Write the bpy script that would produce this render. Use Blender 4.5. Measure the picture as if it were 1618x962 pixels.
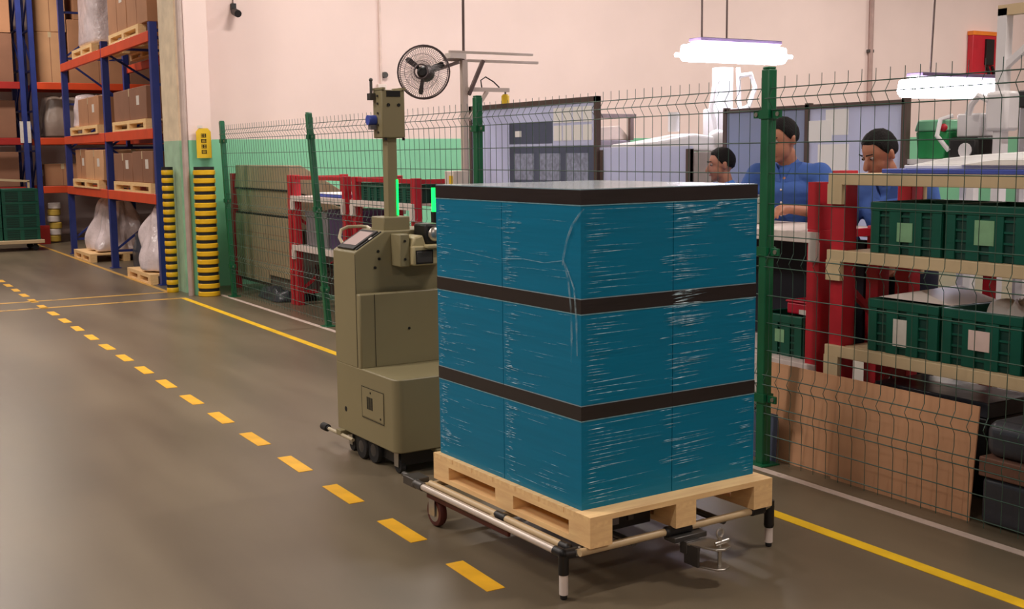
import bpy, bmesh, math, random
from mathutils import Vector, Matrix, noise
random.seed(7)
for o in list(bpy.data.objects): bpy.data.objects.remove(o)
scene = bpy.context.scene
C = scene.collection

# ------------------------------------------------------------------ camera
FOC = 1839.67
cam_d = bpy.data.cameras.new('camera'); cam = bpy.data.objects.new('camera', cam_d); C.objects.link(cam)
cam_d.sensor_fit = 'HORIZONTAL'; cam_d.sensor_width = 36.0; cam_d.lens = 36.0 * FOC / 1618.0
cam_d.clip_start = 0.05; cam_d.clip_end = 200
Fv = Vector((0.50869228, 0.85132801, -0.12834634)); Rv = Vector((0.85765124, -0.51411597, -0.01091389)); Uv = Vector((0.0752762, 0.10452459, 0.99166935))
M = Matrix(((Rv.x, Uv.x, -Fv.x, 0), (Rv.y, Uv.y, -Fv.y, 0), (Rv.z, Uv.z, -Fv.z, 1.6), (0, 0, 0, 1)))
cam.matrix_world = M
scene.camera = cam

# ------------------------------------------------------------------ world, exposure
w = bpy.data.worlds.new('World'); scene.world = w; w.use_nodes = True
w.node_tree.nodes['Background'].inputs[0].default_value = (1.0, 0.90, 0.84, 1); w.node_tree.nodes['Background'].inputs[1].default_value = 0.03
vs = scene.view_settings; vs.view_transform = 'Standard'; vs.look = 'None'; vs.gamma = 1; vs.use_curve_mapping = False
vs.exposure = 0.05
LAMP_W = 150.0
LAMP_COL = (1.0, 0.89, 0.815)
# unseen hall lamps, spots chosen for the light they give (fixtures are built below, each with its own light)
LAMP_SPOTS = [(-4.0, 1.0), (-4.0, 7.0), (-4.0, 13.0), (-0.6, 6.0), (0.8, 11.0), (0.8, 17.5), (2.4, 22.0), (5.6, 2.2), (5.6, 11.2), (9.5, 11.2), (14.0, 11.2), (10.5, 4.0), (18.5, 10.8), (2.0, -4.0)]  # last one is added behind the viewpoint to brighten the stack front

# ------------------------------------------------------------------ helpers
def lin(c):
    r = []
    for v in c:
        v /= 255.0
        r.append(v / 12.92 if v <= .04045 else ((v + .055) / 1.055) ** 2.4)
    return tuple(r)
MATS = {}
def mat(name, c, rough=.5, metal=0., var=.12, scale=6., bump=0., bscale=40., coat=0., spec=.5, stretch=(1, 1, 1), det=4., alpha=None, trans=0.):
    if name in MATS: return MATS[name]
    m = bpy.data.materials.new(name); m.use_nodes = True; nt = m.node_tree; N = nt.nodes; L = nt.links
    b = N['Principled BSDF']; col = lin(c)
    b.inputs['Roughness'].default_value = rough; b.inputs['Metallic'].default_value = metal
    b.inputs['Coat Weight'].default_value = coat; b.inputs['Coat Roughness'].default_value = .12
    b.inputs['Specular IOR Level'].default_value = spec
    b.inputs['Transmission Weight'].default_value = trans
    if alpha is not None: b.inputs['Alpha'].default_value = alpha
    tc = N.new('ShaderNodeTexCoord'); mp = N.new('ShaderNodeMapping'); L.new(tc.outputs['Object'], mp.inputs[0]); mp.inputs['Scale'].default_value = stretch
    nz = N.new('ShaderNodeTexNoise'); nz.inputs['Scale'].default_value = scale; nz.inputs['Detail'].default_value = det; L.new(mp.outputs[0], nz.inputs['Vector'])
    cr = N.new('ShaderNodeValToRGB'); L.new(nz.outputs['Fac'], cr.inputs[0])
    cr.color_ramp.elements[0].position = .3; cr.color_ramp.elements[1].position = .7
    cr.color_ramp.elements[0].color = tuple(v * (1 - var) for v in col) + (1,); cr.color_ramp.elements[1].color = tuple(min(1, v * (1 + var)) for v in col) + (1,)
    L.new(cr.outputs[0], b.inputs['Base Color'])
    if bump:
        n2 = N.new('ShaderNodeTexNoise'); n2.inputs['Scale'].default_value = bscale; n2.inputs['Detail'].default_value = 3; L.new(mp.outputs[0], n2.inputs['Vector'])
        bp = N.new('ShaderNodeBump'); bp.inputs['Strength'].default_value = bump; bp.inputs['Distance'].default_value = .02
        L.new(n2.outputs['Fac'], bp.inputs['Height']); L.new(bp.outputs[0], b.inputs['Normal'])
    MATS[name] = m; return m
def emis(name, c, s):
    if name in MATS: return MATS[name]
    m = bpy.data.materials.new(name); m.use_nodes = True; b = m.node_tree.nodes['Principled BSDF']
    b.inputs['Base Color'].default_value = lin(c) + (1,); b.inputs['Emission Color'].default_value = lin(c) + (1,); b.inputs['Emission Strength'].default_value = s
    MATS[name] = m; return m

class MB:
    def __init__(s): s.v = []; s.f = []
    def add(s, vs, fs):
        o = len(s.v); s.v += [tuple(v) for v in vs]; s.f += [tuple(i + o for i in f) for f in fs]; return s
    def box(s, x0, x1, y0, y1, z0, z1, T=None):
        vs = [Vector((x, y, z)) for z in (z0, z1) for y in (y0, y1) for x in (x0, x1)]
        if T is not None: vs = [T @ v for v in vs]
        return s.add(vs, [(0, 2, 3, 1), (4, 5, 7, 6), (0, 1, 5, 4), (2, 6, 7, 3), (0, 4, 6, 2), (1, 3, 7, 5)])
    def bar(s, p0, p1, wd, ht=None, up=(0, 0, 1)):
        p0 = Vector(p0); p1 = Vector(p1); d = (p1 - p0).normalized(); u = Vector(up)
        if abs(d.dot(u)) > .95: u = Vector((0, 1, 0))
        r = d.cross(u).normalized(); u = r.cross(d); ht = ht or wd; vs = []
        for p in (p0, p1):
            for a, b in ((-1, -1), (1, -1), (1, 1), (-1, 1)): vs.append(p + r * a * wd / 2 + u * b * ht / 2)
        return s.add(vs, [(0, 1, 2, 3), (7, 6, 5, 4), (0, 4, 5, 1), (1, 5, 6, 2), (2, 6, 7, 3), (3, 7, 4, 0)])
    def tube(s, pts, r, n=8, closed=False):
        P = [Vector(p) for p in pts]; k = len(P); vs = []; fs = []
        R = r if isinstance(r, (list, tuple)) else [r] * k
        prev = None
        for i, p in enumerate(P):
            if closed: d = P[(i + 1) % k] - P[i - 1]
            else: d = (P[min(i + 1, k - 1)] - P[max(i - 1, 0)])
            d.normalize()
            if prev is None:
                u = Vector((0, 0, 1)) if abs(d.z) < .9 else Vector((1, 0, 0)); a = d.cross(u).normalized()
            else: a = (prev - d * prev.dot(d)).normalized()
            prev = a; b = d.cross(a)
            for j in range(n):
                t = 2 * math.pi * j / n; vs.append(p + (a * math.cos(t) + b * math.sin(t)) * R[i])
        for i in range(k if closed else k - 1):
            i2 = (i + 1) % k
            for j in range(n): fs.append((i * n + j, i * n + (j + 1) % n, i2 * n + (j + 1) % n, i2 * n + j))
        if not closed: fs.append(tuple(range(n - 1, -1, -1))); fs.append(tuple((k - 1) * n + j for j in range(n)))
        return s.add(vs, fs)
    def cyl(s, p0, p1, r, n=16): return s.tube([p0, p1], r, n)
    def lathe(s, prof, n=20, T=None):
        vs = []; fs = []; k = len(prof)
        for (r, z) in prof:
            for j in range(n):
                t = 2 * math.pi * j / n; v = Vector((max(r, 1e-4) * math.cos(t), max(r, 1e-4) * math.sin(t), z)); vs.append(T @ v if T else v)
        for i in range(k - 1):
            for j in range(n): fs.append((i * n + j, i * n + (j + 1) % n, (i + 1) * n + (j + 1) % n, (i + 1) * n + j))
        fs.append(tuple(range(n - 1, -1, -1))); fs.append(tuple((k - 1) * n + j for j in range(n)))
        return s.add(vs, fs)
    def prism(s, poly, axis, a, b):
        # poly: 2D points; axis 0: (y,z) along x; 1: (x,z) along y; 2: (x,y) along z
        def P(q, t): return ((t, q[0], q[1]), (q[0], t, q[1]), (q[0], q[1], t))[axis]
        k = len(poly); vs = [P(q, a) for q in poly] + [P(q, b) for q in poly]
        fs = [tuple(range(k - 1, -1, -1)), tuple(range(k, 2 * k))] + [(i, (i + 1) % k, k + (i + 1) % k, k + i) for i in range(k)]
        return s.add(vs, fs)
    def sphere(s, c, r, n=12, m=8, sc=(1, 1, 1)):
        prof = [(math.sin(math.pi * i / m), -math.cos(math.pi * i / m)) for i in range(m + 1)]
        T = Matrix.Translation(Vector(c)) @ Matrix.Diagonal((r * sc[0], r * sc[1], r * sc[2], 1))
        return s.lathe(prof, n, T)
    def mesh(s, name, material=None, smooth=True):
        me = bpy.data.meshes.new(name); me.from_pydata(s.v, [], s.f); me.update()
        bm = bmesh.new(); bm.from_mesh(me); bmesh.ops.recalc_face_normals(bm, faces=bm.faces); bm.to_mesh(me); bm.free()
        if material: me.materials.append(material)
        if smooth:
            for p in me.polygons: p.use_smooth = True
            me.set_sharp_from_angle(angle=math.radians(38))
        return me
    def build(s, name, material, parent=None, bevel=0., smooth=True, seg=2, loc=None, label=None):
        o = bpy.data.objects.new(name, s.mesh(name, material, smooth)); C.objects.link(o)
        if parent: o.parent = parent
        if loc: o.location = loc
        if bevel:
            md = o.modifiers.new('bevel', 'BEVEL'); md.width = bevel; md.segments = seg; md.limit_method = 'ANGLE'; md.angle_limit = .6
        if label: o['label'] = label
        return o
def link(name, me, parent=None, loc=(0, 0, 0), rot=(0, 0, 0), sc=None):
    o = bpy.data.objects.new(name, me); C.objects.link(o); o.parent = parent; o.location = loc; o.rotation_euler = rot
    if sc: o.scale = sc
    return o
def tag(o, label, cat, group=None, kind=None):
    o['label'] = label; o['category'] = cat
    if group: o['group'] = group
    if kind: o['kind'] = kind
    return o
def thing(name, label, cat, loc=(0, 0, 0), rz=0., group=None):
    o = bpy.data.objects.new(name, None); C.objects.link(o); o.location = loc; o.rotation_euler = (0, 0, rz); o.empty_display_size = .1
    return tag(o, label, cat, group)
def struct(name, mb, m, parent=None, label=None):
    o = mb.build(name, m, parent, smooth=False)
    if parent is None:
        o['kind'] = 'structure'
        if label: o['label'] = label
    return o
def wear_mat(name, c, c2, scale=3., thr=.62, rough=.5):
    """paint with worn patches of a second colour"""
    m = mat(name, c, rough, 0, .12, 8.); nt = m.node_tree; N = nt.nodes; L = nt.links; b = N['Principled BSDF']
    src = b.inputs['Base Color'].links[0].from_socket
    nz = N.new('ShaderNodeTexNoise'); nz.inputs['Scale'].default_value = scale; nz.inputs['Detail'].default_value = 8; nz.inputs['Roughness'].default_value = .7
    tc = N.new('ShaderNodeTexCoord'); L.new(tc.outputs['Object'], nz.inputs['Vector'])
    cr = N.new('ShaderNodeValToRGB'); cr.color_ramp.elements[0].position = thr; cr.color_ramp.elements[1].position = thr + .06; L.new(nz.outputs['Fac'], cr.inputs[0])
    mx = N.new('ShaderNodeMix'); mx.data_type = 'RGBA'; L.new(cr.outputs[0], mx.inputs[0]); L.new(src, mx.inputs[6]); mx.inputs[7].default_value = lin(c2) + (1,)
    L.new(mx.outputs[2], b.inputs['Base Color']); return m

# ------------------------------------------------------------------ materials
def floor_material():
    m = mat('floor_epoxy', (117, 105, 86), .34, 0, .10, .55, .015, 3., spec=.45, det=8.)
    nt = m.node_tree; N = nt.nodes; L = nt.links; b = N['Principled BSDF']; tc = N.new('ShaderNodeTexCoord')
    src = b.inputs['Base Color'].links[0].from_socket
    mp = N.new('ShaderNodeMapping'); mp.inputs['Scale'].default_value = (1.6, .28, 1); L.new(tc.outputs['Object'], mp.inputs[0])
    nz = N.new('ShaderNodeTexNoise'); nz.inputs['Scale'].default_value = 1.4; nz.inputs['Detail'].default_value = 6; L.new(mp.outputs[0], nz.inputs['Vector'])
    cr = N.new('ShaderNodeValToRGB'); cr.color_ramp.elements[0].position = .38; cr.color_ramp.elements[1].position = .7
    cr.color_ramp.elements[0].color = (.78, .78, .78, 1); cr.color_ramp.elements[1].color = (1.1, 1.1, 1.08, 1); L.new(nz.outputs['Fac'], cr.inputs[0])
    mx = N.new('ShaderNodeMix'); mx.data_type = 'RGBA'; mx.blend_type = 'MULTIPLY'; mx.inputs[0].default_value = 1; L.new(src, mx.inputs[6]); L.new(cr.outputs[0], mx.inputs[7]); L.new(mx.outputs[2], b.inputs['Base Color'])
    mr = N.new('ShaderNodeMapRange'); mr.inputs[3].default_value = .26; mr.inputs[4].default_value = .46; L.new(nz.outputs['Fac'], mr.inputs[0]); L.new(mr.outputs[0], b.inputs['Roughness'])
    return m
M_FLOOR = floor_material()
M_WALL = mat('wall_paint', (239, 219, 213), .75, 0, .03, 1.2, .02, 30.)
M_GREENWALL = mat('green_wall_paint', (134, 208, 168), .55, 0, .04, 1.5, .02, 30.)
M_CEIL = mat('ceiling_paint', (205, 200, 195), .9, 0, .04, 1.)
M_YEL = wear_mat('yellow_line_paint', (248, 198, 24), (120, 104, 70), 5., .64)
M_YELD = wear_mat('yellow_dash_tape', (246, 184, 32), (190, 150, 60), 7., .68)
M_YELF = wear_mat('faded_yellow_line_paint', (206, 160, 74), (128, 108, 84), 5., .56)
M_WHITE_LINE = wear_mat('white_line_paint', (214, 196, 184), (130, 118, 108), 4., .62)
M_BLUE = mat('rack_blue_steel', (40, 56, 128), .45, .0, .12, 5.)
M_ORANGE = mat('rack_orange_beam', (222, 78, 36), .45, 0, .08, 4.)
M_REDB = mat('rack_red_beam', (170, 40, 34), .45, 0, .08, 4.)
M_CARD = mat('cardboard', (178, 128, 92), .8, 0, .08, 3., .03, 60.)
M_CARD2 = mat('cardboard_pale', (206, 158, 116), .8, 0, .07, 3., .03, 60.)
M_CARD3 = mat('cardboard_dark', (140, 98, 74), .8, 0, .08, 3., .03, 60.)
M_SHEET = mat('cardboard_sheet', (216, 162, 122), .75, 0, .10, 2.2, .03, 25., stretch=(1, 3, .6))
M_TAPE = mat('packing_tape', (200, 178, 140), .3, 0, .05, 5., spec=.6)
M_WRAP = mat('plastic_wrap_white', (226, 212, 214), .22, 0, .16, 5., .9, 8., spec=.7)
M_WOOD = mat('pallet_wood', (252, 206, 148), .6, 0, .14, 7., .05, 30., stretch=(1, 1, 6))
M_WOODX = mat('pallet_wood_grain', (252, 206, 148), .6, 0, .13, 5., .05, 24., stretch=(1, 9, 9))
M_WOODY = mat('pallet_wood_grain_long', (252, 206, 148), .6, 0, .13, 5., .05, 24., stretch=(9, 1, 9))
M_STEEL = mat('steel_bare', (190, 186, 178), .32, .9, .08, 10.)
M_STEELD = mat('steel_dark', (92, 90, 88), .42, .7, .12, 10.)
M_CREAM = mat('cream_pipe', (206, 182, 142), .4, 0, .06, 6., spec=.6)
M_SILVER = mat('pale_pipe', (214, 202, 190), .3, .25, .06, 6., spec=.6)
M_BLACK = mat('black_plastic', (22, 21, 22), .45, 0, .15, 9.)
M_RUBBER = mat('black_rubber', (30, 30, 31), .7, 0, .15, 9.)
M_MAROON = mat('maroon_rubber', (86, 34, 28), .5, 0, .12, 8.)
M_WHITEP = mat('white_plastic', (228, 216, 208), .4, 0, .04, 6.)
M_ROBOT = mat('robot_olive_paint', (139, 130, 98), .42, 0, .04, 2.5, .015, 180., spec=.45)
M_DK = mat('dark_recess', (18, 17, 16), .8, 0, .1, 5.)
M_GREENP = mat('fence_green_paint', (16, 98, 62), .38, 0, .12, 6.)
M_WIRE = mat('fence_wire_green', (58, 88, 76), .45, .1, .1, 8.)
M_REDF = mat('red_frame_paint', (190, 32, 48), .42, 0, .10, 5.)
M_CREAMB = mat('cream_shelf_paint', (214, 190, 150), .5, 0, .06, 4.)
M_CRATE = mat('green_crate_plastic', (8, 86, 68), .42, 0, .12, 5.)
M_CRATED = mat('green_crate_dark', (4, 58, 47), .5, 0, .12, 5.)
M_LABELG = mat('pale_green_label', (136, 184, 140), .6, 0, .1, 20.)
M_LABELW = mat('paper_label', (222, 214, 204), .6, 0, .06, 30.)
M_BEIGE = mat('beige_sheet_metal', (158, 142, 114), .5, 0, .07, 2.5)
M_PANELB = mat('pale_blue_panel', (224, 228, 248), .2, 0, .05, 2., coat=.3)
def translucent(m, c, f=.55):
    nt = m.node_tree; b = nt.nodes['Principled BSDF']; out = [n for n in nt.nodes if n.type == 'OUTPUT_MATERIAL'][0]
    tr = nt.nodes.new('ShaderNodeBsdfTranslucent'); tr.inputs[0].default_value = lin(c) + (1,); mx = nt.nodes.new('ShaderNodeMixShader'); mx.inputs[0].default_value = f
    nt.links.new(b.outputs[0], mx.inputs[1]); nt.links.new(tr.outputs[0], mx.inputs[2]); nt.links.new(mx.outputs[0], out.inputs[0]); return m
M_PANELB = translucent(M_PANELB, (232, 235, 252))
M_PANELG = translucent(mat('grey_blue_panel', (142, 152, 184), .3, 0, .08, 2.), (150, 160, 200))
M_PAPER = mat('white_paper', (255, 255, 255), .6, 0, .01, 9.)
M_FRAME = mat('dark_aluminium', (108, 92, 88), .4, .4, .06, 9.)
M_WHITEM = mat('white_machine_paint', (236, 234, 236), .35, 0, .03, 4.)
M_SKIN = mat('skin', (184, 126, 100), .5, 0, .06, 9.)
M_SHIRT = mat('blue_shirt_cloth', (62, 98, 172), .8, 0, .10, 7., .15, 20.)
M_SHIRTP = mat('pale_blue_shirt_cloth', (84, 142, 222), .8, 0, .10, 7., .15, 20.)
M_TROUS = mat('navy_trouser_cloth', (26, 30, 52), .85, 0, .12, 7., .15, 20.)
M_HAIR = mat('black_hair', (20, 16, 17), .7, 0, .25, 70., .5, 160., spec=.25)
M_GREY = mat('grey_plastic', (120, 118, 122), .5, 0, .1, 5.)
M_DGREY = mat('dark_grey_film', (66, 68, 76), .3, 0, .15, 3., .25, 7.)
M_PURPLE = mat('purple_plastic', (72, 56, 92), .5, 0, .1, 5.)
M_BLUEP = mat('blue_plastic', (64, 84, 178), .4, 0, .08, 5.)
M_SIGNY = mat('sign_yellow', (236, 196, 40), .5, 0, .05, 6.)

# ------------------------------------------------------------------ setting
floor = struct('floor', MB().box(-14, 24, -7, 28, -.15, 0), M_FLOOR, label='grey brown epoxy factory floor with yellow lane markings')
WALL_Y = 14.3; GZ = 1.815
wall_back = struct('wall_back', MB().box(4.03, 24, WALL_Y, WALL_Y + .2, GZ, 6.5), M_WALL, label='pale pinkish white wall above the green dado')
struct('painted_dado', MB().box(4.03, 24, WALL_Y - .004, WALL_Y + .2, 0, GZ), M_GREENWALL, wall_back)
struct('wall_far', MB().box(-14, 24, 26.5, 26.7, 0, 6.5), M_WALL, label='far end wall behind the pallet racks')
struct('wall_left', MB().box(-14.2, -14, -7, 28, 0, 6.5), M_WALL, label='plain side wall of the hall')
struct('wall_right', MB().box(24, 24.2, -7, 28, 0, 6.5), M_WALL, label='plain right hand wall of the hall')
struct('wall_rear', MB().box(-14, 24, -7.2, -7, 0, 6.5), M_WALL, label='plain wall behind the viewpoint')
struct('ceiling', MB().box(-14, 24, -7, 28, 6.5, 6.7), M_CEIL, label='pale hall ceiling')
# column at the end of the wall
column = struct('column', MB().box(3.76, 4.03, 13.5, 14.5, GZ - .02, 6.5), M_WALL, label='pale column at the corner of the aisle')
struct('painted_base', MB().box(3.76, 4.03, 13.5, 14.5, 0, GZ - .02), M_GREENWALL, column)
struct('edge_trim', MB().box(3.735, 3.76, 13.8, 14.5, GZ - .02, 6.5), mat('cream_trim', (232, 214, 184), .6), column)
struct('edge_trim', MB().box(3.735, 3.76, 13.8, 14.5, 0, GZ - .02), mat('mint_trim', (170, 206, 176), .6), column)
struct('drain_pipe', MB().cyl((3.715, 13.5, 0), (3.715, 13.5, 6.4), .035, 10), mat('grey_pipe', (186, 168, 160), .5), column)
# floor markings: children of the floor
dash_me = MB().box(-.038, .038, -.17, .17, 0, .002).mesh('lane_dash', M_YELD, False)
for i in range(-3, 28):
    d = link('lane_dash', dash_me, floor, (2.066, 3.7594 + i * .645, 0.0)); d.rotation_euler = (0, 0, random.uniform(-.02, .02))
def line(x0, x1, y0, y1, m, name='lane_line'): struct(name, MB().box(x0, x1, y0, y1, 0, .002), m, floor)
line(3.535, 3.60, -4, 13.28, M_YEL); line(3.55, 3.61, 14.05, 25, M_YELF)
line(-9, 3.60, 13.28, 13.36, M_YELF); line(-9, 3.61, 13.98, 14.06, M_YELF)
line(4.0, 4.05, -4, 13.4, M_WHITE_LINE)

# ------------------------------------------------------------------ hall lamps
for i, (x, y) in enumerate(LAMP_SPOTS):
    t = thing('hall_lamp', 'long white unseen hall lamp high above the floor', 'lamp', (x, y, 5.6), 0, 'hall lamps under the ceiling')
    MB().box(-.75, .75, -.12, .12, .0, .08).build('housing', M_WHITEP, t)
    MB().cyl((-.5, 0, .08), (-.5, 0, .9), .008, 6).cyl((.5, 0, .08), (.5, 0, .9), .008, 6).build('suspension_wire', M_STEEL, t)
    ld = bpy.data.lights.new('hall_light', 'AREA'); ld.shape = 'RECTANGLE'; ld.size = 1.5; ld.size_y = .24; ld.energy = LAMP_W; ld.color = LAMP_COL
    lo = bpy.data.objects.new('hall_light', ld); C.objects.link(lo); lo.parent = t; lo.location = (0, 0, -.01)

# ------------------------------------------------------------------ column guards
def guard(loc, label, n=16, z1=1.49, r=.125):
    t = thing('corner_guard', label, 'guard', loc, 0, 'striped column guards')
    hgt = z1 / n; prof = lambda rr, z0, zz: [(rr * .86, z0), (rr, z0 + .012), (rr, zz - .012), (rr * .86, zz)]
    ym = MB().lathe([(r * .93, 0), (r, .007), (r, hgt * .60 - .007), (r * .93, hgt * .60)], 20).mesh('yellow_band', mat('guard_yellow', (240, 190, 30), .45, 0, .06, 6.))
    bm_ = MB().lathe([(r * .92, 0), (r * .92, hgt * .40)], 20).mesh('black_band', M_RUBBER)
    for k in range(n):
        link('yellow_band', ym, t, (0, 0, k * hgt)); link('black_band', bm_, t, (0, 0, k * hgt + hgt * .60))
guard((3.885, 13.37, 0), 'yellow and black striped guard post at the near face of the column')
guard((3.63, 14.0, 0), 'yellow and black striped guard post at the aisle side of the column', r=.07)
t = thing('column_sign', 'small yellow sign with dark vertical lettering on the column', 'sign', (3.92, 13.44, 1.59))
MB().prism([(-.085, .0), (.085, .0), (.085, .30), (.05, .34), (-.05, .34), (-.085, .30)], 1, 0, .012).build('plate', M_SIGNY, t)
mb = MB()
for k in range(4):
    z = .05 + k * .062
    for q in range(3): mb.box(-.03, .03, -.003, .001, z + q * .017, z + q * .017 + .007)
    mb.box(-.03 + .02 * (k % 2), -.022 + .02 * (k % 2), -.003, .001, z, z + .042); mb.box(.018, .026, -.003, .001, z, z + .042)
mb.build('lettering', M_DK, t)
MB().box(-.07, -.01, -.004, .004, .34, .37).build('tape', M_LABELW, t)

# ------------------------------------------------------------------ fence
def fence():
    t = thing('wire_fence', 'dark green wire mesh fence with folded top along the yellow line', 'fence', (4.10, 0, 0))
    posts = [(1.45, 0, 2.0), (4.36, 0, 2.0), (7.31, 0, 2.0), (10.25, .34, 2.0), (13.11, .21, 2.0)]
    for (y, ln, hh) in posts:
        p0 = Vector((0, y, 0)); p1 = Vector((0, y + ln, hh))
        mb = MB(); mb.bar(p0, p1, .055, .055); mb.bar(p1, p1 + Vector((0, 0, .012)), .05)
        po = mb.build('post', M_GREENP, t, bevel=.006)
        fp = MB().box(-.06, .06, y - .06, y + .06, 0, .008).build('foot_plate', M_GREENP, po)
        for z in (.35, 1.1, 1.78):
            c = p0.lerp(p1, z / hh)
            MB().box(-.034, .034, c.y - .034, c.y + .034, z - .022, z + .022).box(-.012, .0, c.y - .095, c.y + .095, z - .018, z + .018).build('clamp', M_GREENP, po)
            MB().cyl((-.016, c.y - .075, z), (-.010, c.y - .075, z), .012, 8).cyl((-.016, c.y + .075, z), (-.010, c.y + .075, z), .012, 8).build('bolt', M_STEEL, po)
    hz = [1.905, 1.855, 1.80, 1.64, 1.49, 1.34, 1.18, 1.075, 1.025, .88, .74, .60, .475, .425, .315, .275, .165, .06]
    folds = [(1.855, .03), (1.05, .03), (.45, .03), (.295, .012)]
    def off(z):
        o = 0.
        for c, a in folds: o = max(o, a * max(0, 1 - abs(z - c) / .05))
        return o
    vz = sorted(set([.03, 1.96] + [c + d for c, _ in folds for d in (-.05, 0, .05)] + [1.0, .7]))
    for (ya, la, _), (yb, lb, _) in zip(posts[:-1], posts[1:]):
        mb = MB(); n = int(round((yb - ya - .08) / .08))
        for k in range(n + 1):
            f = k / n; y = ya + .04 + (yb - ya - .08) * f; l = la + (lb - la) * f
            mb.tube([(-off(z) - .012, y + l * z / 2, z) for z in vz], .0021, 4)
        for z in hz:
            mb.tube([(-off(z) - .016, ya + .02 + la * z / 2, z), (-off(z) - .016, yb - .02 + lb * z / 2, z)], .0027, 4)
        mb.build('mesh_panel', M_WIRE, t, smooth=False)['kind'] = 'stuff'
fence()

# ------------------------------------------------------------------ pallet load: trolley, pallet, cartons, film
TO = (2.3087, 3.388, 0.); TR = .0388
def boards_pallet(label, loc, rz, W, L, H, group=None, along='x', full=True):
    """block pallet: W along local x, L along local y, origin at near left bottom corner"""
    t = thing('wooden_pallet', label, 'pallet', loc, rz, group); b = H * .175; bh = H - 3 * b
    xs = [0, (W - .1) / 2, W - .1]; ys = [0, (L - .13) / 2, L - .13]
    n = 7; bw = (L - .003 * (n - 1)) / n
    dk = MB().box(0, W, 0, bw, 0, b).mesh('deck_board', M_WOODX, False)
    for k in range(n): link('deck_board', dk, t, (0, k * (bw + .003), H - b))
    sg = MB().box(0, .1, 0, L, 0, b).mesh('stringer_board', M_WOODY, False)
    for x in xs: link('stringer_board', sg, t, (x, 0, H - 2 * b)); link('bottom_board', sg, t, (x, 0, 0))
    bl = MB().box(0, .1, 0, .13, 0, bh).mesh('block', M_WOOD, False)
    for x in xs:
        for y in ys: link('block', bl, t, (x, y, b))
    return t
def local(u, v, z):
    c, s_ = math.cos(TR), math.sin(TR); return (TO[0] + u * c - v * s_, TO[1] + u * s_ + v * c, z)
PZ = .197; PH = .115
boards_pallet('pale new wooden pallet carrying the stack of teal cartons', local(-.025, -.085, PZ), TR, .905, 1.135, PH)

M_TEAL = mat('teal_carton', (0, 120, 158), .42, 0, .06, 2.5, .06, 5., coat=.18, spec=.2, stretch=(.6, .6, 9))
M_TOPC = mat('carton_top_film', (150, 176, 188), .22, 0, .10, 4., .10, 5., coat=.5, stretch=(1, 4, 1))
M_BAND = mat('black_carton_band', (34, 28, 30), .35, 0, .15, 4., .08, 6., coat=.35, stretch=(.6, .6, 9))
CW, CL, CH = .43, .517, .3876; ZB = .312
g = .0015; bh = .056
body_me = MB().box(g, CW - g, g, CL - g, 0.0, CH - bh).mesh('body', M_TEAL, False)
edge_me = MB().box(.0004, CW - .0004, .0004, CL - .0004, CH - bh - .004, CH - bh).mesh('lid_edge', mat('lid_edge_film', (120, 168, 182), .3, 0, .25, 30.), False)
band_me = MB().box(.0002, CW - .0002, .0002, CL - .0002, CH - bh, CH - .004).mesh('lid_band', M_BAND, False)
top_me = MB().box(.002, CW - .002, .002, CL - .002, CH - .004, CH - .0005).mesh('top_panel', M_TOPC, False)
seam_me = MB().box(-.0012, .0006, CL * .5 - .004, CL * .5 + .004, 0.01, CH - bh).mesh('seam', M_BAND, False)
lay = ['bottom', 'middle', 'top']; side = {(0, 0): 'at the near corner of the stack', (1, 0): 'at the right end of the front face', (0, 1): 'at the robot end of the left face', (1, 1): 'at the hidden back corner of the stack'}
for k in range(3):
    for j in range(2):
        for i in range(2):
            t = thing('teal_carton', 'teal carton with black lid band, %s layer, %s' % (lay[k], side[(i, j)]), 'carton', local(i * CW, j * CL, ZB + k * CH), TR, 'teal cartons stacked on the pallet')
            b = link('body', body_me, t); link('lid_band', band_me, t); link('lid_edge', edge_me, t); link('top_panel', top_me, t)
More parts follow.
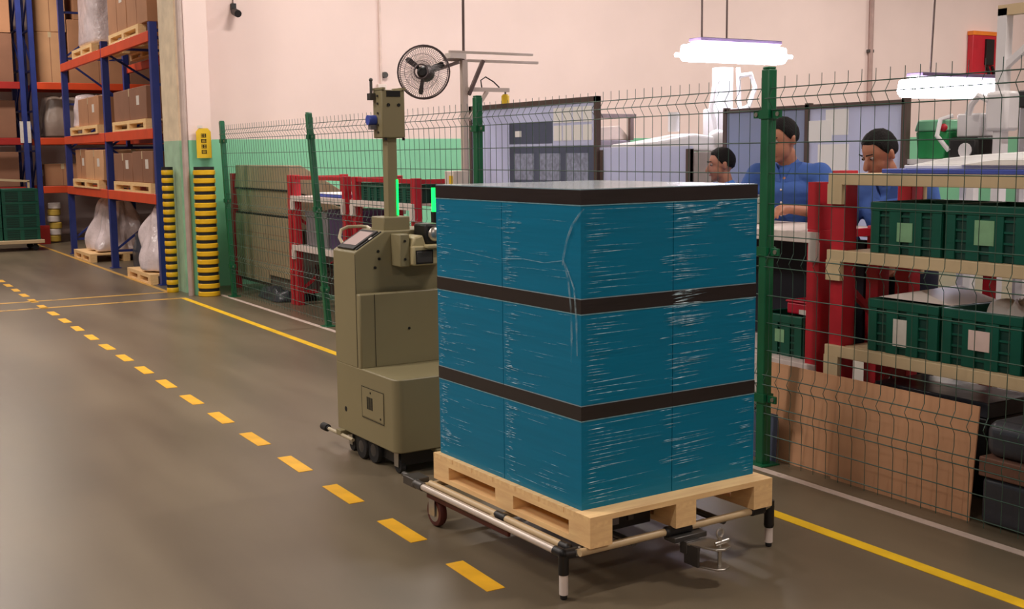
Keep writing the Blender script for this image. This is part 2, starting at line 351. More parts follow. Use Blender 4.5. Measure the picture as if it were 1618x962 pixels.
# stretch film folds: bright sheen of the film is put into pale ridges
def film():
    t = thing('stretch_film', 'clear stretch film with folds and painted pale glints wrapped round the teal cartons', 'film', TO, TR)
    fm = bpy.data.materials.new('film_glint_fold'); fm.use_nodes = True; nt = fm.node_tree; b = nt.nodes['Principled BSDF']
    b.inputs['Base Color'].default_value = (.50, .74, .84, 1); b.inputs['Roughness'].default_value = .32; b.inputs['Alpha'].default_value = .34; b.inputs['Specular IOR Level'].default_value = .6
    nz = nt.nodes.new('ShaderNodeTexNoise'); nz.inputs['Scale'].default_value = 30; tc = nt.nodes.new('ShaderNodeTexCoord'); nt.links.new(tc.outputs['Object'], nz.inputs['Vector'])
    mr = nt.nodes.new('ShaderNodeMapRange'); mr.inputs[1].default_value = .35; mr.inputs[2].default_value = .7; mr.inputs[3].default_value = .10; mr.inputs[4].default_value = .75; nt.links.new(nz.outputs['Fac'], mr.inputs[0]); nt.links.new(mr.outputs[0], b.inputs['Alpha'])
    rnd = random.Random(3)
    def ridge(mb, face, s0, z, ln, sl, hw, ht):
        # a slender fold, pale to carry a glint: diamond outline with a raised spine
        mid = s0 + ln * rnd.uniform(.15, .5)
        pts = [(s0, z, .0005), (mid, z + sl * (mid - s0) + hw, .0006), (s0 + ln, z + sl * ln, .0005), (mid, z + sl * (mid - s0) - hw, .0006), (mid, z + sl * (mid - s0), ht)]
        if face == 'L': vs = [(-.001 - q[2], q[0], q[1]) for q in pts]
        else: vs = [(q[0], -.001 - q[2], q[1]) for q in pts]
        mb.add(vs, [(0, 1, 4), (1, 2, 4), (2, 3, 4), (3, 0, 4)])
    for face, nm in (('L', 'film_glint_folds'), ('F', 'film_glint_folds')):
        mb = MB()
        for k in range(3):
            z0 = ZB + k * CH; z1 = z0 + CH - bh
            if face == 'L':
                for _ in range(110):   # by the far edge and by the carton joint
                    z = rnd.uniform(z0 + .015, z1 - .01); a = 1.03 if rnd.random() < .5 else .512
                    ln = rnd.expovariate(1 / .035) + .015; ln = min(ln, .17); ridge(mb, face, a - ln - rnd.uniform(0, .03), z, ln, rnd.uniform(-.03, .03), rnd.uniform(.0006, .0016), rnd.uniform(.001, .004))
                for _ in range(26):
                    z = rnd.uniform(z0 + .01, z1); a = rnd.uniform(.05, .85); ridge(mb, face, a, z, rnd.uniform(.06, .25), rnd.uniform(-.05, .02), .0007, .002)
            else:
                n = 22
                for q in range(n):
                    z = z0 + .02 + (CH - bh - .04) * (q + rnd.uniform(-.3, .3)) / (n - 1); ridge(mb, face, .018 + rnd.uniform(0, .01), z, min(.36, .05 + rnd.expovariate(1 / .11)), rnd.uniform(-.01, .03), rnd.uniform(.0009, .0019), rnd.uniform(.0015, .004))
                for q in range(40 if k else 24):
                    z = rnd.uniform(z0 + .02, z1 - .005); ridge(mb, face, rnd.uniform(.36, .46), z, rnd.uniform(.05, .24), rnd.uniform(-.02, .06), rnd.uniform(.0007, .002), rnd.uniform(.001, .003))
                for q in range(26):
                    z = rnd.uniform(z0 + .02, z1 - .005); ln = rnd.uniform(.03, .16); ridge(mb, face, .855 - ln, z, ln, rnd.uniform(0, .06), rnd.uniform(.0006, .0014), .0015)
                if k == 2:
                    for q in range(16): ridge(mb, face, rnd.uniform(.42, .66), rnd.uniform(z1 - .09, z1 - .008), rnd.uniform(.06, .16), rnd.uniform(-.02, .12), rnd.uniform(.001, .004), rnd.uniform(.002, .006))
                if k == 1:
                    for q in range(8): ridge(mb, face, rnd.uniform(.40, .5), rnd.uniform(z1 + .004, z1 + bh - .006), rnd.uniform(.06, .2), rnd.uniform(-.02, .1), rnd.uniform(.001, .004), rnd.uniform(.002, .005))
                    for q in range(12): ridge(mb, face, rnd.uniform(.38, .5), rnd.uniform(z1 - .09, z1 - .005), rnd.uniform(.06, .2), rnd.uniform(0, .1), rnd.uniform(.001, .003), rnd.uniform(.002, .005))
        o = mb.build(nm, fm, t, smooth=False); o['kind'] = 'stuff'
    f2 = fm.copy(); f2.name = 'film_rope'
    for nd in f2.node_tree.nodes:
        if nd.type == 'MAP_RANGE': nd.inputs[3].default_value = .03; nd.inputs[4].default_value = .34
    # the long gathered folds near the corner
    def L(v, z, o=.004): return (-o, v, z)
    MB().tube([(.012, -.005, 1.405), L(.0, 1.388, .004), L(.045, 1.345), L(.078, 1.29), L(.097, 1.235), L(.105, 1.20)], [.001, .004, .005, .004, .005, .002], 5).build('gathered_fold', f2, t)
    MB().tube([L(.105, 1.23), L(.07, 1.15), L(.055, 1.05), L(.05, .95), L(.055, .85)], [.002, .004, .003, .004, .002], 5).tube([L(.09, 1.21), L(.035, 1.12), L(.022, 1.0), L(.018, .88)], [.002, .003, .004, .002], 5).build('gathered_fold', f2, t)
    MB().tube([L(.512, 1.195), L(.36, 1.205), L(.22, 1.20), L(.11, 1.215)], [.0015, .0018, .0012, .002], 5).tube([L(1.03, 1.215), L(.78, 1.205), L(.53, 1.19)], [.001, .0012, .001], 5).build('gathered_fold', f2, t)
film()

def trolley():
    t = thing('pipe_trolley', 'low pipe frame trolley on a maroon caster under the loaded pallet', 'trolley', TO, TR)
    zp = .168; u0, u1, v0, v1 = -.085, .935, -.005, 1.10
    # outer left pipe and its inner cream pipe
    MB().cyl((u0, v0, zp), (u0, v1, zp), .0145, 14).build('outer_pipe', M_SILVER, t)
    MB().cyl((u1, v0, zp), (u1, v1, zp), .0145, 14).build('outer_pipe', M_SILVER, t)
    MB().cyl((-.048, .03, .178), (-.048, .44, .178), .0145, 14).build('inner_pipe', M_CREAM, t)
    MB().cyl((-.048, .5, .178), (-.048, 1.04, .178), .0145, 14).build('inner_pipe', M_CREAM, t)
    MB().box(-.075, -.06, .38, 1.03, zp - .045, zp - .008).build('side_rail', M_MAROON, t, bevel=.003)
    MB().cyl((-.05, -.055, .181), (.36, -.055, .181), .0145, 14).build('front_pipe', M_CREAM, t)
    MB().cyl((.47, -.055, .181), (.86, -.055, .181), .0145, 14).build('front_pipe', M_CREAM, t)
    for v in (.5, 1.05): MB().cyl((u0, v, zp), (u1, v, zp), .0145, 12).build('cross_pipe', M_CREAM, t)
    for u in (.2, .65): MB().cyl((u, -.055, zp), (u, v1 - .05, zp), .013, 10).build('cross_pipe', M_STEELD, t)
    for u in (u0, u1):
        for v in (v1,): MB().sphere((u, v, zp), .022, 12, 8).cyl((u, v - .06, zp), (u, v, zp), .019, 12).build('pipe_joint', M_STEELD, t)
    # joints (black clamps) near the front corners
    def joint(pts, r=.0195):
        mb = MB()
        for a, b in pts: mb.cyl(a, b, r, 12)
        for a, b in pts: mb.sphere(a, r * 1.04, 12, 6)
        return mb.build('pipe_joint', M_BLACK, t)
    joint([((u0, v0, zp), (u0, v0 + .05, zp)), ((u0, v0, zp), (u0 + .07, v0 - .02, zp + .004)), ((u0, v0, zp), (u0, v0, zp - .075))])
    joint([((u1, v0 - .012, zp), (u1, v0 + .03, zp)), ((u1, v0 - .012, zp - .075), (u1, v0 - .012, zp + .025))], .021)
    joint([((.80, -.055, .181), (.86, -.055, .181))], .019)
    MB().cyl((.86, -.055, .181), (u1, -.02, .178), .012, 12).build('front_pipe', M_STEEL, t)
    joint([((-.048, .44, .178), (-.048, .5, .178))], .018); joint([((-.048, .02, .178), (-.048, .06, .178))], .018)
    joint([((.36, -.055, .18), (.47, -.055, .18))], .021)
    MB().sphere((u0 + .06, v0 - .018, zp + .008), .016, 10, 6).cyl((-.03, -.03, .175), (-.05, -.035, .175), .013, 10).build('clamp_bolt', M_STEEL, t)
    for u, v in ((u0, v0), (u1, v0 - .012)):
        MB().cyl((u, v, .018), (u, v, .098), .0165, 14).build('leg', M_WHITEP, t)
        MB().lathe([(.011, 0), (.013, .004), (.013, .018)], 14, Matrix.Translation((u, v, 0))).build('foot', M_RUBBER, t)
    # casters at the rear corners
    for u in (-.045, .87):
        v = 1.0
        c = MB().box(u - .04, u + .04, v - .05, v + .05, .148, .156).cyl((u, v, .125), (u, v, .15), .022, 14).build('caster_fork', M_STEELD, t)
        MB().box(u - .026, u - .022, v - .03, v + .02, .05, .13).box(u + .022, u + .026, v - .03, v + .02, .05, .13).build('fork_plate', M_STEEL, c)
        T = Matrix.Translation((u, v - .008, .064)) @ Matrix.Rotation(math.pi / 2, 4, 'Y')
        MB().lathe([(.044, -.017), (.059, -.016), (.064, -.008), (.064, .008), (.059, .016), (.044, .017)], 24, T).build('wheel', M_MAROON, t)
        MB().lathe([(.005, -.0225), (.012, -.0215), (.03, -.018), (.042, -.0172), (.042, .0172), (.03, .018), (.012, .0215), (.005, .0225)], 20, T).build('hub', M_STEEL, t)
    # tow hitch at the front
    hb = MB().box(.36, .52, -.10, -.035, .145, .166).box(.40, .47, -.12, -.08, .10, .15).build('hitch_bracket', M_STEELD, t, bevel=.003)
    MB().prism([(.40, -.12), (.44, -.235), (.475, -.25), (.515, -.235), (.53, -.2), (.50, -.10)], 2, .138, .146).build('hitch_plate', M_STEEL, t, bevel=.002)
    MB().prism([(.41, -.15), (.445, -.235), (.475, -.25), (.51, -.235), (.525, -.2), (.50, -.14)], 2, .062, .069).build('hitch_plate', M_STEEL, t, bevel=.002)
    MB().box(.405, .415, -.175, -.10, .065, .142).build('hitch_side', M_STEELD, t)
    MB().cyl((.478, -.215, .05), (.478, -.215, .185), .008, 12).build('hitch_pin', M_STEEL, t)
    MB().tube([(.478 + .016 * math.cos(a), -.215, .198 + .016 * math.sin(a)) for a in [2 * math.pi * q / 14 for q in range(14)]], .004, 6, True).cyl((.455, -.215, .158), (.515, -.222, .166), .008, 10).build('pin_handle', M_STEEL, t)
    # electrical box and rear coupling
    e = MB().box(.085, .35, .03, .24, .199, .268).build('control_box', M_BLACK, t, bevel=.004)
    MB().box(.14, .19, .022, .031, .222, .248).build('switch', M_GREY, e); MB().box(.235, .26, .022, .031, .228, .25).build('connector', M_STEELD, e)
    MB().box(-.10, -.02, 1.10, 1.2, .15, .19).cyl((-.06, 1.2, .17), (-.06, 1.27, .17), .014, 10).build('rear_coupling', M_STEELD, t, bevel=.004)
trolley()

# ------------------------------------------------------------------ robot
def robot():
    t = thing('tow_robot', 'olive towing robot with slim mast and tablet standing behind the cartons', 'robot', (2.40, 5.15, 0), .02)
    W = .64; D = .72
    def rr(x0, x1, y0, y1, r, corners=(1, 1, 0, 0)):
        P = []
        for (cx, cy, a0, on) in ((x0, y0, 180, corners[0]), (x1, y0, 270, corners[1]), (x1, y1, 0, corners[2]), (x0, y1, 90, corners[3])):
            if not on: P.append((cx, cy)); continue
            ox = cx + (r if cx == x0 else -r); oy = cy + (r if cy == y0 else -r)
            for q in range(7): a = math.radians(a0 + 15 * q); P.append((ox + r * math.cos(a), oy + r * math.sin(a)))
        return P
    MB().prism(rr(0, W, 0, D, .05), 2, .12, .495).build('base_body', M_ROBOT, t, bevel=.006)
    # tower with sloped console
    MB().prism([(0, .49), (0, 1.10), (.175, 1.205), (W, 1.205), (W, .49)], 1, .44, D).build('tower', M_ROBOT, t, bevel=.006)
    MB().prism(rr(.0, W, .395, .44, .03, (0, 1, 0, 0)), 2, .49, .885).build('front_cover', M_ROBOT, t, bevel=.008)
    MB().box(.085, .087, .393, .396, .5, .88).build('cover_seam', M_DK, t)
    MB().cyl((.285, .392, .685), (.285, .398, .685), .007, 10).build('lock', M_DK, t)
    MB().box(.0, .002, .437, .439, .5, 1.09).build('cover_seam', M_DK, t)
    # tablet on the slope
    ang = math.atan2(.105, .175); T = Matrix.Translation((.0, 0, 1.10)) @ Matrix.Rotation(-ang, 4, 'Y')
    tb = MB().box(.015, .185, .475, .68, .0, .012, T).build('tablet', M_BLACK, t, bevel=.003)
    MB().box(.045, .165, .495, .655, .0122, .0135, T).build('screen', mat('tablet_screen', (206, 186, 184), .15, 0, .05, 3.), tb)
    MB().box(.02, .19, .45, .462, .0, .006, T).build('console_slot', M_BLACK, t)
    MB().box(.11, .13, .448, .463, .006, .009, T).build('console_label', M_LABELW, t)
    for (x, z) in ((.135, 1.10), (.14, 1.06), (.115, 1.015)):
        MB().cyl((x, .436, z), (x, .441, z), .008, 10).build('screw', M_DK, t)
    # mast
    MB().box(.19, .345, .475, .63, 1.2, 1.275).build('mast_foot', M_ROBOT, t, bevel=.006)
    MB().box(.245, .302, .525, .585, 1.27, 1.70).build('mast', M_ROBOT, t, bevel=.004)
    h = MB().box(.207, .342, .50, .61, 1.69, 1.94).build('sensor_box', M_ROBOT, t, bevel=.006)
    MB().box(.235, .315, .497, .501, 1.905, 1.936).build('slot', M_DK, h)
    for x in (.245, .305): MB().cyl((x, .496, 1.862), (x, .502, 1.862), .009, 12).build('sensor_eye', M_DK, h)
    for z in (1.72, 1.76, 1.82, 1.87, 1.91): MB().cyl((.2, .545, z), (.206, .545, z), .006, 8).build('bolt', M_STEELD, h)
    for x in (.225, .33): MB().cyl((x, .5, 1.677), (x, .5, 1.69), .008, 8).build('bolt', M_DK, h)
    MB().box(.325, .345, .49, .62, 1.94, 1.952).box(.205, .225, .49, .62, 1.94, 1.952).build('bracket', M_ROBOT, h)
    MB().box(.175, .205, .57, .61, 1.89, 1.925).cyl((.19, .59, 1.925), (.19, .59, 1.99), .008, 10).sphere((.19, .59, 1.995), .011, 10, 6).build('antenna', M_STEELD, h)
    MB().cyl((.16, .58, 1.785), (.205, .58, 1.785), .026, 16).build('blue_button', M_BLUEP, h)
    MB().box(.17, .206, .565, .595, 1.735, 1.76).build('side_block', M_GREY, h)
    # green signal lights
    gm = emis('green_signal_light', (10, 255, 90), 2.5)
    MB().box(.2925, .303, .521, .526, 1.28, 1.47).build('signal_strip', gm, t)
    MB().box(.52, .54, .535, .565, 1.2, 1.29).build('signal_post', M_BLACK, t)
    MB().box(.522, .538, .54, .56, 1.29, 1.42).build('signal_strip', emis('green_signal_bright', (10, 255, 80), 3.), t)
    # scanner head on the front
    s = MB().box(.21, .265, .33, .44, 1.02, 1.19).build('scanner_bracket', M_ROBOT, t, bevel=.005)
    for z in (1.06, 1.155): MB().cyl((.237, .326, z), (.237, .332, z), .007, 8).build('bolt', M_DK, s)
    b = MB().box(.265, .49, .29, .44, 1.025, 1.13).prism([(.265, 1.12), (.28, 1.175), (.33, 1.185), (.35, 1.125)], 1, .30, .44).build('scanner_housing', mat('scanner_cream', (176, 164, 124), .4, 0, .04, 4.), t, bevel=.01)
    MB().box(.285, .375, .284, .291, 1.04, 1.10).build('lens_window', M_STEELD, b, bevel=.004)
    MB().box(.28, .38, .287, .2905, 1.034, 1.106).build('window_frame', M_DK, b)
    MB().box(.33, .48, .25, .40, 1.115, 1.135).build('scanner_tray', mat('scanner_cream', (176, 164, 124)), b, bevel=.006)
    MB().box(.345, .455, .30, .44, 1.135, 1.24).build('scanner_frame', M_BLACK, b, bevel=.012)
    MB().sphere((.40, .30, 1.187), .040, 16, 10, (1, .5, 1)).build('scanner_dome', M_STEEL, b)
    MB().box(.425, .45, .284, .292, 1.05, 1.10).build('port', M_DK, b)
    # handle loop behind the console
    MB().tube([(.05, .70, 1.13), (.05, .74, 1.16), (.07, .76, 1.20), (.11, .76, 1.215), (.19, .76, 1.215), (.22, .75, 1.21), (.22, .70, 1.2)], .009, 8).build('handle', mat('handle_cream', (190, 178, 150), .4), t)
    # access panel, hole
    p = MB().box(-.003, .002, .135, .39, .25, .405).build('access_panel', M_ROBOT, t)
    MB().box(-.0036, -.0028, .13, .133, .245, .41).box(-.0036, -.0028, .39, .393, .245, .41).box(-.0036, -.0028, .13, .393, .242, .245).box(-.0036, -.0028, .13, .393, .405, .408).build('panel_gap', M_DK, p)
    for q in range(6): MB().box(-.0045, -.002, .262 + q * .012, .268 + q * .012, .295, .36).build('vent_slot', M_DK, p)
    MB().cyl((-.005, .285, .385), (.0, .285, .385), .006, 8).build('screw', M_DK, p); MB().cyl((-.005, .17, .268), (.0, .17, .268), .006, 8).build('screw', M_DK, p)
    MB().cyl((-.002, .605, .245), (.004, .605, .245), .014, 12).build('socket', M_DK, t)
    # underside and wheels
    MB().box(.05, W - .05, .05, D - .03, .045, .125).build('chassis', M_BLACK, t)
    MB().box(.22, .42, -.012, .06, .10, .118).build('front_plate', M_ROBOT, t, bevel=.004)
    for (x, y, r, wd) in ((.045, .33, .07, .04), (.03, .45, .068, .035), (W - .045, .33, .07, .04)):
        T = Matrix.Translation((x, y, r)) @ Matrix.Rotation(math.pi / 2, 4, 'Y')
        MB().lathe([(r * .6, -wd / 2), (r * .93, -wd / 2), (r, -wd / 2 + .008), (r, wd / 2 - .008), (r * .93, wd / 2), (r * .6, wd / 2)], 26, T).build('wheel', M_RUBBER, t)
        MB().lathe([(.004, -wd / 2 - .004), (.02, -wd / 2 - .003), (r * .6, -wd / 2 + .002), (r * .6, wd / 2)], 16, T).build('hub', M_STEELD, t)
    for (x, y) in ((.06, .085), (W - .06, .085), (.06, .64)):
        T = Matrix.Translation((x, y, .04)) @ Matrix.Rotation(math.pi / 2, 4, 'Y')
        MB().lathe([(.02, -.014), (.038, -.014), (.04, -.009), (.04, .009), (.038, .014), (.02, .014)], 20, T).build('caster_wheel', M_RUBBER, t)
        MB().box(x - .022, x - .017, y - .02, y + .025, .035, .12).box(x + .017, x + .022, y - .02, y + .025, .035, .12).build('caster_fork', M_STEEL, t)
    # bumper bar
    MB().cyl((-.02, .48, .10), (-.02, .80, .10), .010, 10).build('bumper_bar', mat('handle_cream', (190, 178, 150)), t)
    MB().box(-.03, .05, .62, .68, .095, .125).build('bumper_mount', M_ROBOT, t, bevel=.003)
    MB().cyl((-.02, .80, .10), (-.02, .815, .10), .014, 12).cyl((-.02, .815, .10), (-.02, .885, .10), .021, 14).build('bumper_tip', M_RUBBER, t, bevel=.004)
robot()

# ------------------------------------------------------------------ pallet racks on the left
def upright_frame(t, p_front, p_back, H, axis):
    """two uprights and their bracing"""
    for p in (p_front, p_back):
        MB().box(p[0] - .045, p[0] + .045, p[1] - .05, p[1] + .05, 0, H).build('upright', M_BLUE, t)
        MB().box(p[0] - .07, p[0] + .07, p[1] - .07, p[1] + .07, 0, .01).build('foot_plate', M_BLUE, t)
    a = Vector((p_front[0], p_front[1], 0)); b = Vector((p_back[0], p_back[1], 0)); z = .25; k = 0
    while z < H - .3:
        MB().bar(a + Vector((0, 0, z)), b + Vector((0, 0, z)), .035).build('brace', M_BLUE, t)
        z2 = min(z + .75, H - .15); s, e = (a, b) if k % 2 == 0 else (b, a)
        MB().bar(s + Vector((0, 0, z)), e + Vector((0, 0, z2)), .03).build('brace', M_BLUE, t)
        z = z2; k += 1
    MB().bar(a + Vector((0, 0, H - .1)), b + Vector((0, 0, H - .1)), .035).build('brace', M_BLUE, t)
RX = 3.75; RB = 4.75; NY = (14.85, 17.62, 20.72); LV = (1.08, 1.90, 3.09)
t = thing('pallet_rack', 'blue and orange pallet rack along the aisle behind the column', 'rack')
for y in NY: upright_frame(t, (RX, y), (RB, y), 3.26 if y < 20 else 4.9, 'x')
for z in LV:
    for a, b in zip(NY[:-1], NY[1:]):
        for x in (RX - .03, RB + .03): MB().box(x - .025, x + .025, a + .03, b - .03 if b < 20 else b, z - .065, z + .065).build('beam', M_ORANGE, t, bevel=.006)
FY = 23.6; FB = 24.6; FX = (.85, 3.52, 3.72, 6.4)
t = thing('pallet_rack', 'tall blue and red pallet rack crossing the far end of the aisle', 'rack')
for x in FX: upright_frame(t, (x, FY), (x, FB), 4.95, 'y')
for z in (1.02, 1.93, 2.96):
    for a, b in ((.9, 3.47), (3.77, 6.35)):
        for y in (FY - .03, FB + .03): MB().box(a, b, y - .025, y + .025, z - .065, z + .065).build('beam', M_REDB if a < 1 else M_ORANGE, t, bevel=.006)
MB().box(3.62, 3.82, 23.42, 23.50, 0, .35).build('upright_guard', M_REDB, t)
for x in (3.45, 3.58): MB().box(x - .03, x + .03, FY - .062, FY - .05, 1.9, 2.3).build('load_label', M_LABELW, t)

def carton_box(label, x0, x1, y0, y1, z0, z1, m, group=None, wrap=False, labelspot=None):
    t = thing('cardboard_carton', label, 'carton', ((x0 + x1) / 2, (y0 + y1) / 2, z0), random.uniform(-.02, .02), group)
    w, d, h = (x1 - x0) / 2, (y1 - y0) / 2, z1 - z0
    MB().box(-w, w, -d, d, 0, h).build('box_body', m, t, bevel=.008, seg=1)
    MB().box(-w - .002, w + .002, -.03, .03, h - .1, h + .002).box(-.03, .03, -d - .002, d + .002, h - .1, h + .002).build('tape', M_TAPE, t)
    MB().box(-w - .002, -w + .001, -d * .6, -d * .6 + .16, h * .45, h * .45 + .12).build('paper_label', M_LABELW, t)
    MB().box(-w - .003, -w + .001, -.004, .004, 0.01, h - .1).build('flap_seam', M_CARD3, t); MB().box(-.004, .004, -d - .003, -d + .001, .01, h - .1).build('flap_seam', M_CARD3, t)
    return t
def lump(name, label, cat, loc, sx, sy, h, m, seed, group=None, taper=.55, amp=.16):
    """plastic wrapped load: a crumpled rounded heap with vertical folds"""
    rnd = random.Random(seed); n, k = 40, 22; vs = []; fs = []
    for i in range(k):
        f = i / (k - 1); s = (1 - (1 - taper) * f ** 1.6) * (1 if f < .93 else (1 - f) / .07 * .8 + .2)
        for j in range(n):
            a = 2 * math.pi * j / n; q = 1 / max(abs(math.cos(a)), abs(math.sin(a))) ** .75
            x = math.cos(a) * q; y = math.sin(a) * q
            d = 1 + amp * noise.noise(Vector((x * 1.5 + seed, y * 1.5, f * 2.4))) + amp * .6 * noise.noise(Vector((x * 5 + seed, y * 5, f * 2)))
            vs.append((x * sx * s * d, y * sy * s * d, h * min(1, f * 1.03) + (.06 * noise.noise(Vector((x * 3, y * 3, seed))) if i > k * .7 else 0)))
    for i in range(k - 1):
        for j in range(n): fs.append((i * n + j, i * n + (j + 1) % n, (i + 1) * n + (j + 1) % n, (i + 1) * n + j))
    fs.append(tuple(range(n - 1, -1, -1))); fs.append(tuple((k - 1) * n + j for j in range(n)))
    mb = MB(); mb.add(vs, fs); o = mb.build(name, m, loc=loc); o.modifiers.new('sub', 'SUBSURF').levels = 1; o.modifiers['sub'].render_levels = 1
    return tag(o, label, cat, group)
gp = 'pallets in the racks'; gc = 'cartons in the racks'
def rpal(x, y, z, label, L=1.1, W=1.0): boards_pallet(label, (x, y, z), 0, W, L, .13, gp)
# near rack: third level
z = 3.155
rpal(3.7, 15.35, z, 'wooden pallet under the big cartons on the top beam of the aisle rack', 1.7)
carton_box('large brown carton on the top beam of the aisle rack, nearest the column', 3.74, 4.62, 15.0, 16.1, z + .13, z + .95, M_CARD, gc)
carton_box('large brown carton on the top beam of the aisle rack, farther from the column', 3.74, 4.62, 16.12, 17.2, z + .13, z + .98, M_CARD, gc)
carton_box('upper brown carton on top of the highest carton pile near the column', 3.76, 4.6, 15.2, 17.1, z + .99, z + 1.7, M_CARD, gc)
rpal(3.7, 18.2, z, 'wooden pallet under the silvery wrapped load on the top beam', 1.5)
lump('wrapped_load', 'silvery plastic wrapped load on the top beam of the aisle rack', 'load', (4.15, 18.9, z + .13), .42, .6, 1.3, M_WRAP, 4, taper=.95, amp=.1)
# second level
z = 1.965
rpal(3.7, 15.2, z, 'wooden pallet on the middle beam of the aisle rack, nearest the column', 1.9)
carton_box('wide brown carton on the middle beam of the aisle rack, nearest the column', 3.74, 4.62, 15.2, 17.2, z + .13, z + .55, M_CARD3, gc)
rpal(3.68, 18.0, z, 'wooden pallet on the middle beam of the aisle rack, far bay', 2.1)
carton_box('wide brown carton on the middle beam of the aisle rack, far bay', 3.74, 4.62, 18.1, 19.7, z + .13, z + .56, M_CARD, gc)
lump('wrapped_load', 'whitish plastic wrapped bale at the far end of the middle beam', 'load', (4.1, 20.0, z + .13), .36, .28, .52, M_WRAP, 9, taper=.9, amp=.1)
# first level
z = 1.145
rpal(3.68, 18.1, z, 'wooden pallet on the lowest beam of the aisle rack, far bay', 2.0)
carton_box('pale square carton on the lowest beam of the aisle rack', 3.72, 4.6, 17.95, 19.2, z + .13, z + .58, M_CARD2, gc)
carton_box('open brown carton beside the pale one on the lowest beam', 3.76, 4.6, 19.35, 20.2, z + .13, z + .60, M_CARD, gc)
rpal(3.7, 15.1, z, 'wooden pallet on the lowest beam of the aisle rack, nearest the column', 2.1)
carton_box('brown carton on the lowest beam nearest the column', 3.74, 4.6, 15.1, 16.2, z + .13, z + .54, M_CARD3, gc)
carton_box('brown carton on the lowest beam next to the middle upright', 3.74, 4.6, 16.22, 17.3, z + .13, z + .52, M_CARD3, gc)
# floor level
rpal(3.62, 18.75, 0, 'wooden pallet on the floor under the aisle rack, far bay', 1.3, 1.1)
lump('wrapped_load', 'white plastic sack load on the floor pallet in the far bay', 'load', (4.15, 19.4, .13), .40, .52, .86, M_WRAP, 21, taper=.4, amp=.36)
rpal(3.60, 14.95, 0, 'wooden pallet on the floor under the aisle rack, beside the first upright', 1.25, 1.1)
lump('wrapped_load', 'white plastic sack load on the floor pallet beside the first upright', 'load', (4.1, 15.5, .13), .42, .48, .9, M_WRAP, 33, taper=.6, amp=.34)
lump('wrapped_load', 'dull dark wrapped bale on the floor between the rack uprights', 'load', (4.3, 17.1, .0), .35, .55, .55, M_DGREY, 41, taper=.8, amp=.12)
# far rack goods
z = 3.025
carton_box('tall brown carton high on the far rack beside its first upright', 3.8, 4.35, 23.75, 24.5, z, z + .95, M_CARD2, gc)
carton_box('large brown carton high on the far rack, behind the aisle rack', 4.4, 5.5, 23.75, 24.5, z, z + 1.2, M_CARD, gc)
carton_box('brown carton at the right end high on the far rack', 5.52, 6.3, 23.75, 24.5, z, z + 1.1, M_CARD3, gc)
z = 1.995
lump('wrapped_load', 'grey plastic wrapped load on the middle beam of the far rack', 'load', (4.25, 24.1, z), .4, .4, .8, mat('grey_wrap', (150, 132, 120), .3, 0, .15, 4., .4, 7.), 51, taper=.8, amp=.1)
carton_box('brown carton on the middle beam of the far rack', 4.75, 5.6, 23.75, 24.5, z, z + .6, M_CARD3, gc)
z = 1.085
carton_box('brown carton on the lowest beam of the far rack', 3.84, 4.5, 23.72, 24.5, z, z + .42, M_CARD, gc)
carton_box('second brown carton on the lowest beam of the far rack', 4.55, 5.4, 23.72, 24.5, z, z + .45, M_CARD3, gc)
for k in range(6):
    o = MB().lathe([(.10, 0), (.12, .015), (.12, .105), (.10, .12)], 18).build('tape_roll', mat('roll_yellow', (206, 172, 74), .5) if k % 2 == 0 else M_WHITEP, loc=(3.95 + .015 * (k % 3), 23.75, .02 + k * .125))
    tag(o, ['lowest yellow roll', 'lowest white roll', 'middle yellow roll', 'middle white roll', 'topmost yellow roll', 'topmost white roll'][k] + ' in the pile on the floor under the far rack', 'roll', 'rolls piled under the far rack')
z = 4.25
carton_box('pale carton stacked highest on the far rack beside its first upright', 3.8, 4.38, 23.75, 24.5, 3.98, 4.9, M_CARD2, gc)
carton_box('brown carton stacked highest on the far rack behind the aisle rack', 4.52, 5.5, 23.75, 24.5, 4.23, 5.1, M_CARD, gc)
carton_box('brown carton stacked highest at the right end of the far rack', 5.52, 6.3, 23.75, 24.5, 4.13, 5.1, M_CARD, gc)
carton_box('brown carton stacked highest in the left bay of the far rack', 2.5, 3.4, 23.75, 24.5, 3.93, 4.9, M_CARD, gc)
# left bay of the far rack
z = 3.025; carton_box('brown carton high in the left bay of the far rack', 2.5, 3.4, 23.75, 24.5, z, z + .9, M_CARD3, gc)
z = 1.995; carton_box('dark brown carton on the middle beam in the left bay of the far rack', 2.4, 3.4, 23.75, 24.5, z, z + .7, M_CARD3, gc)
z = 1.085; carton_box('dark brown carton on the lowest beam in the left bay of the far rack', 2.4, 3.4, 23.75, 24.5, z, z + .65, M_CARD3, gc)

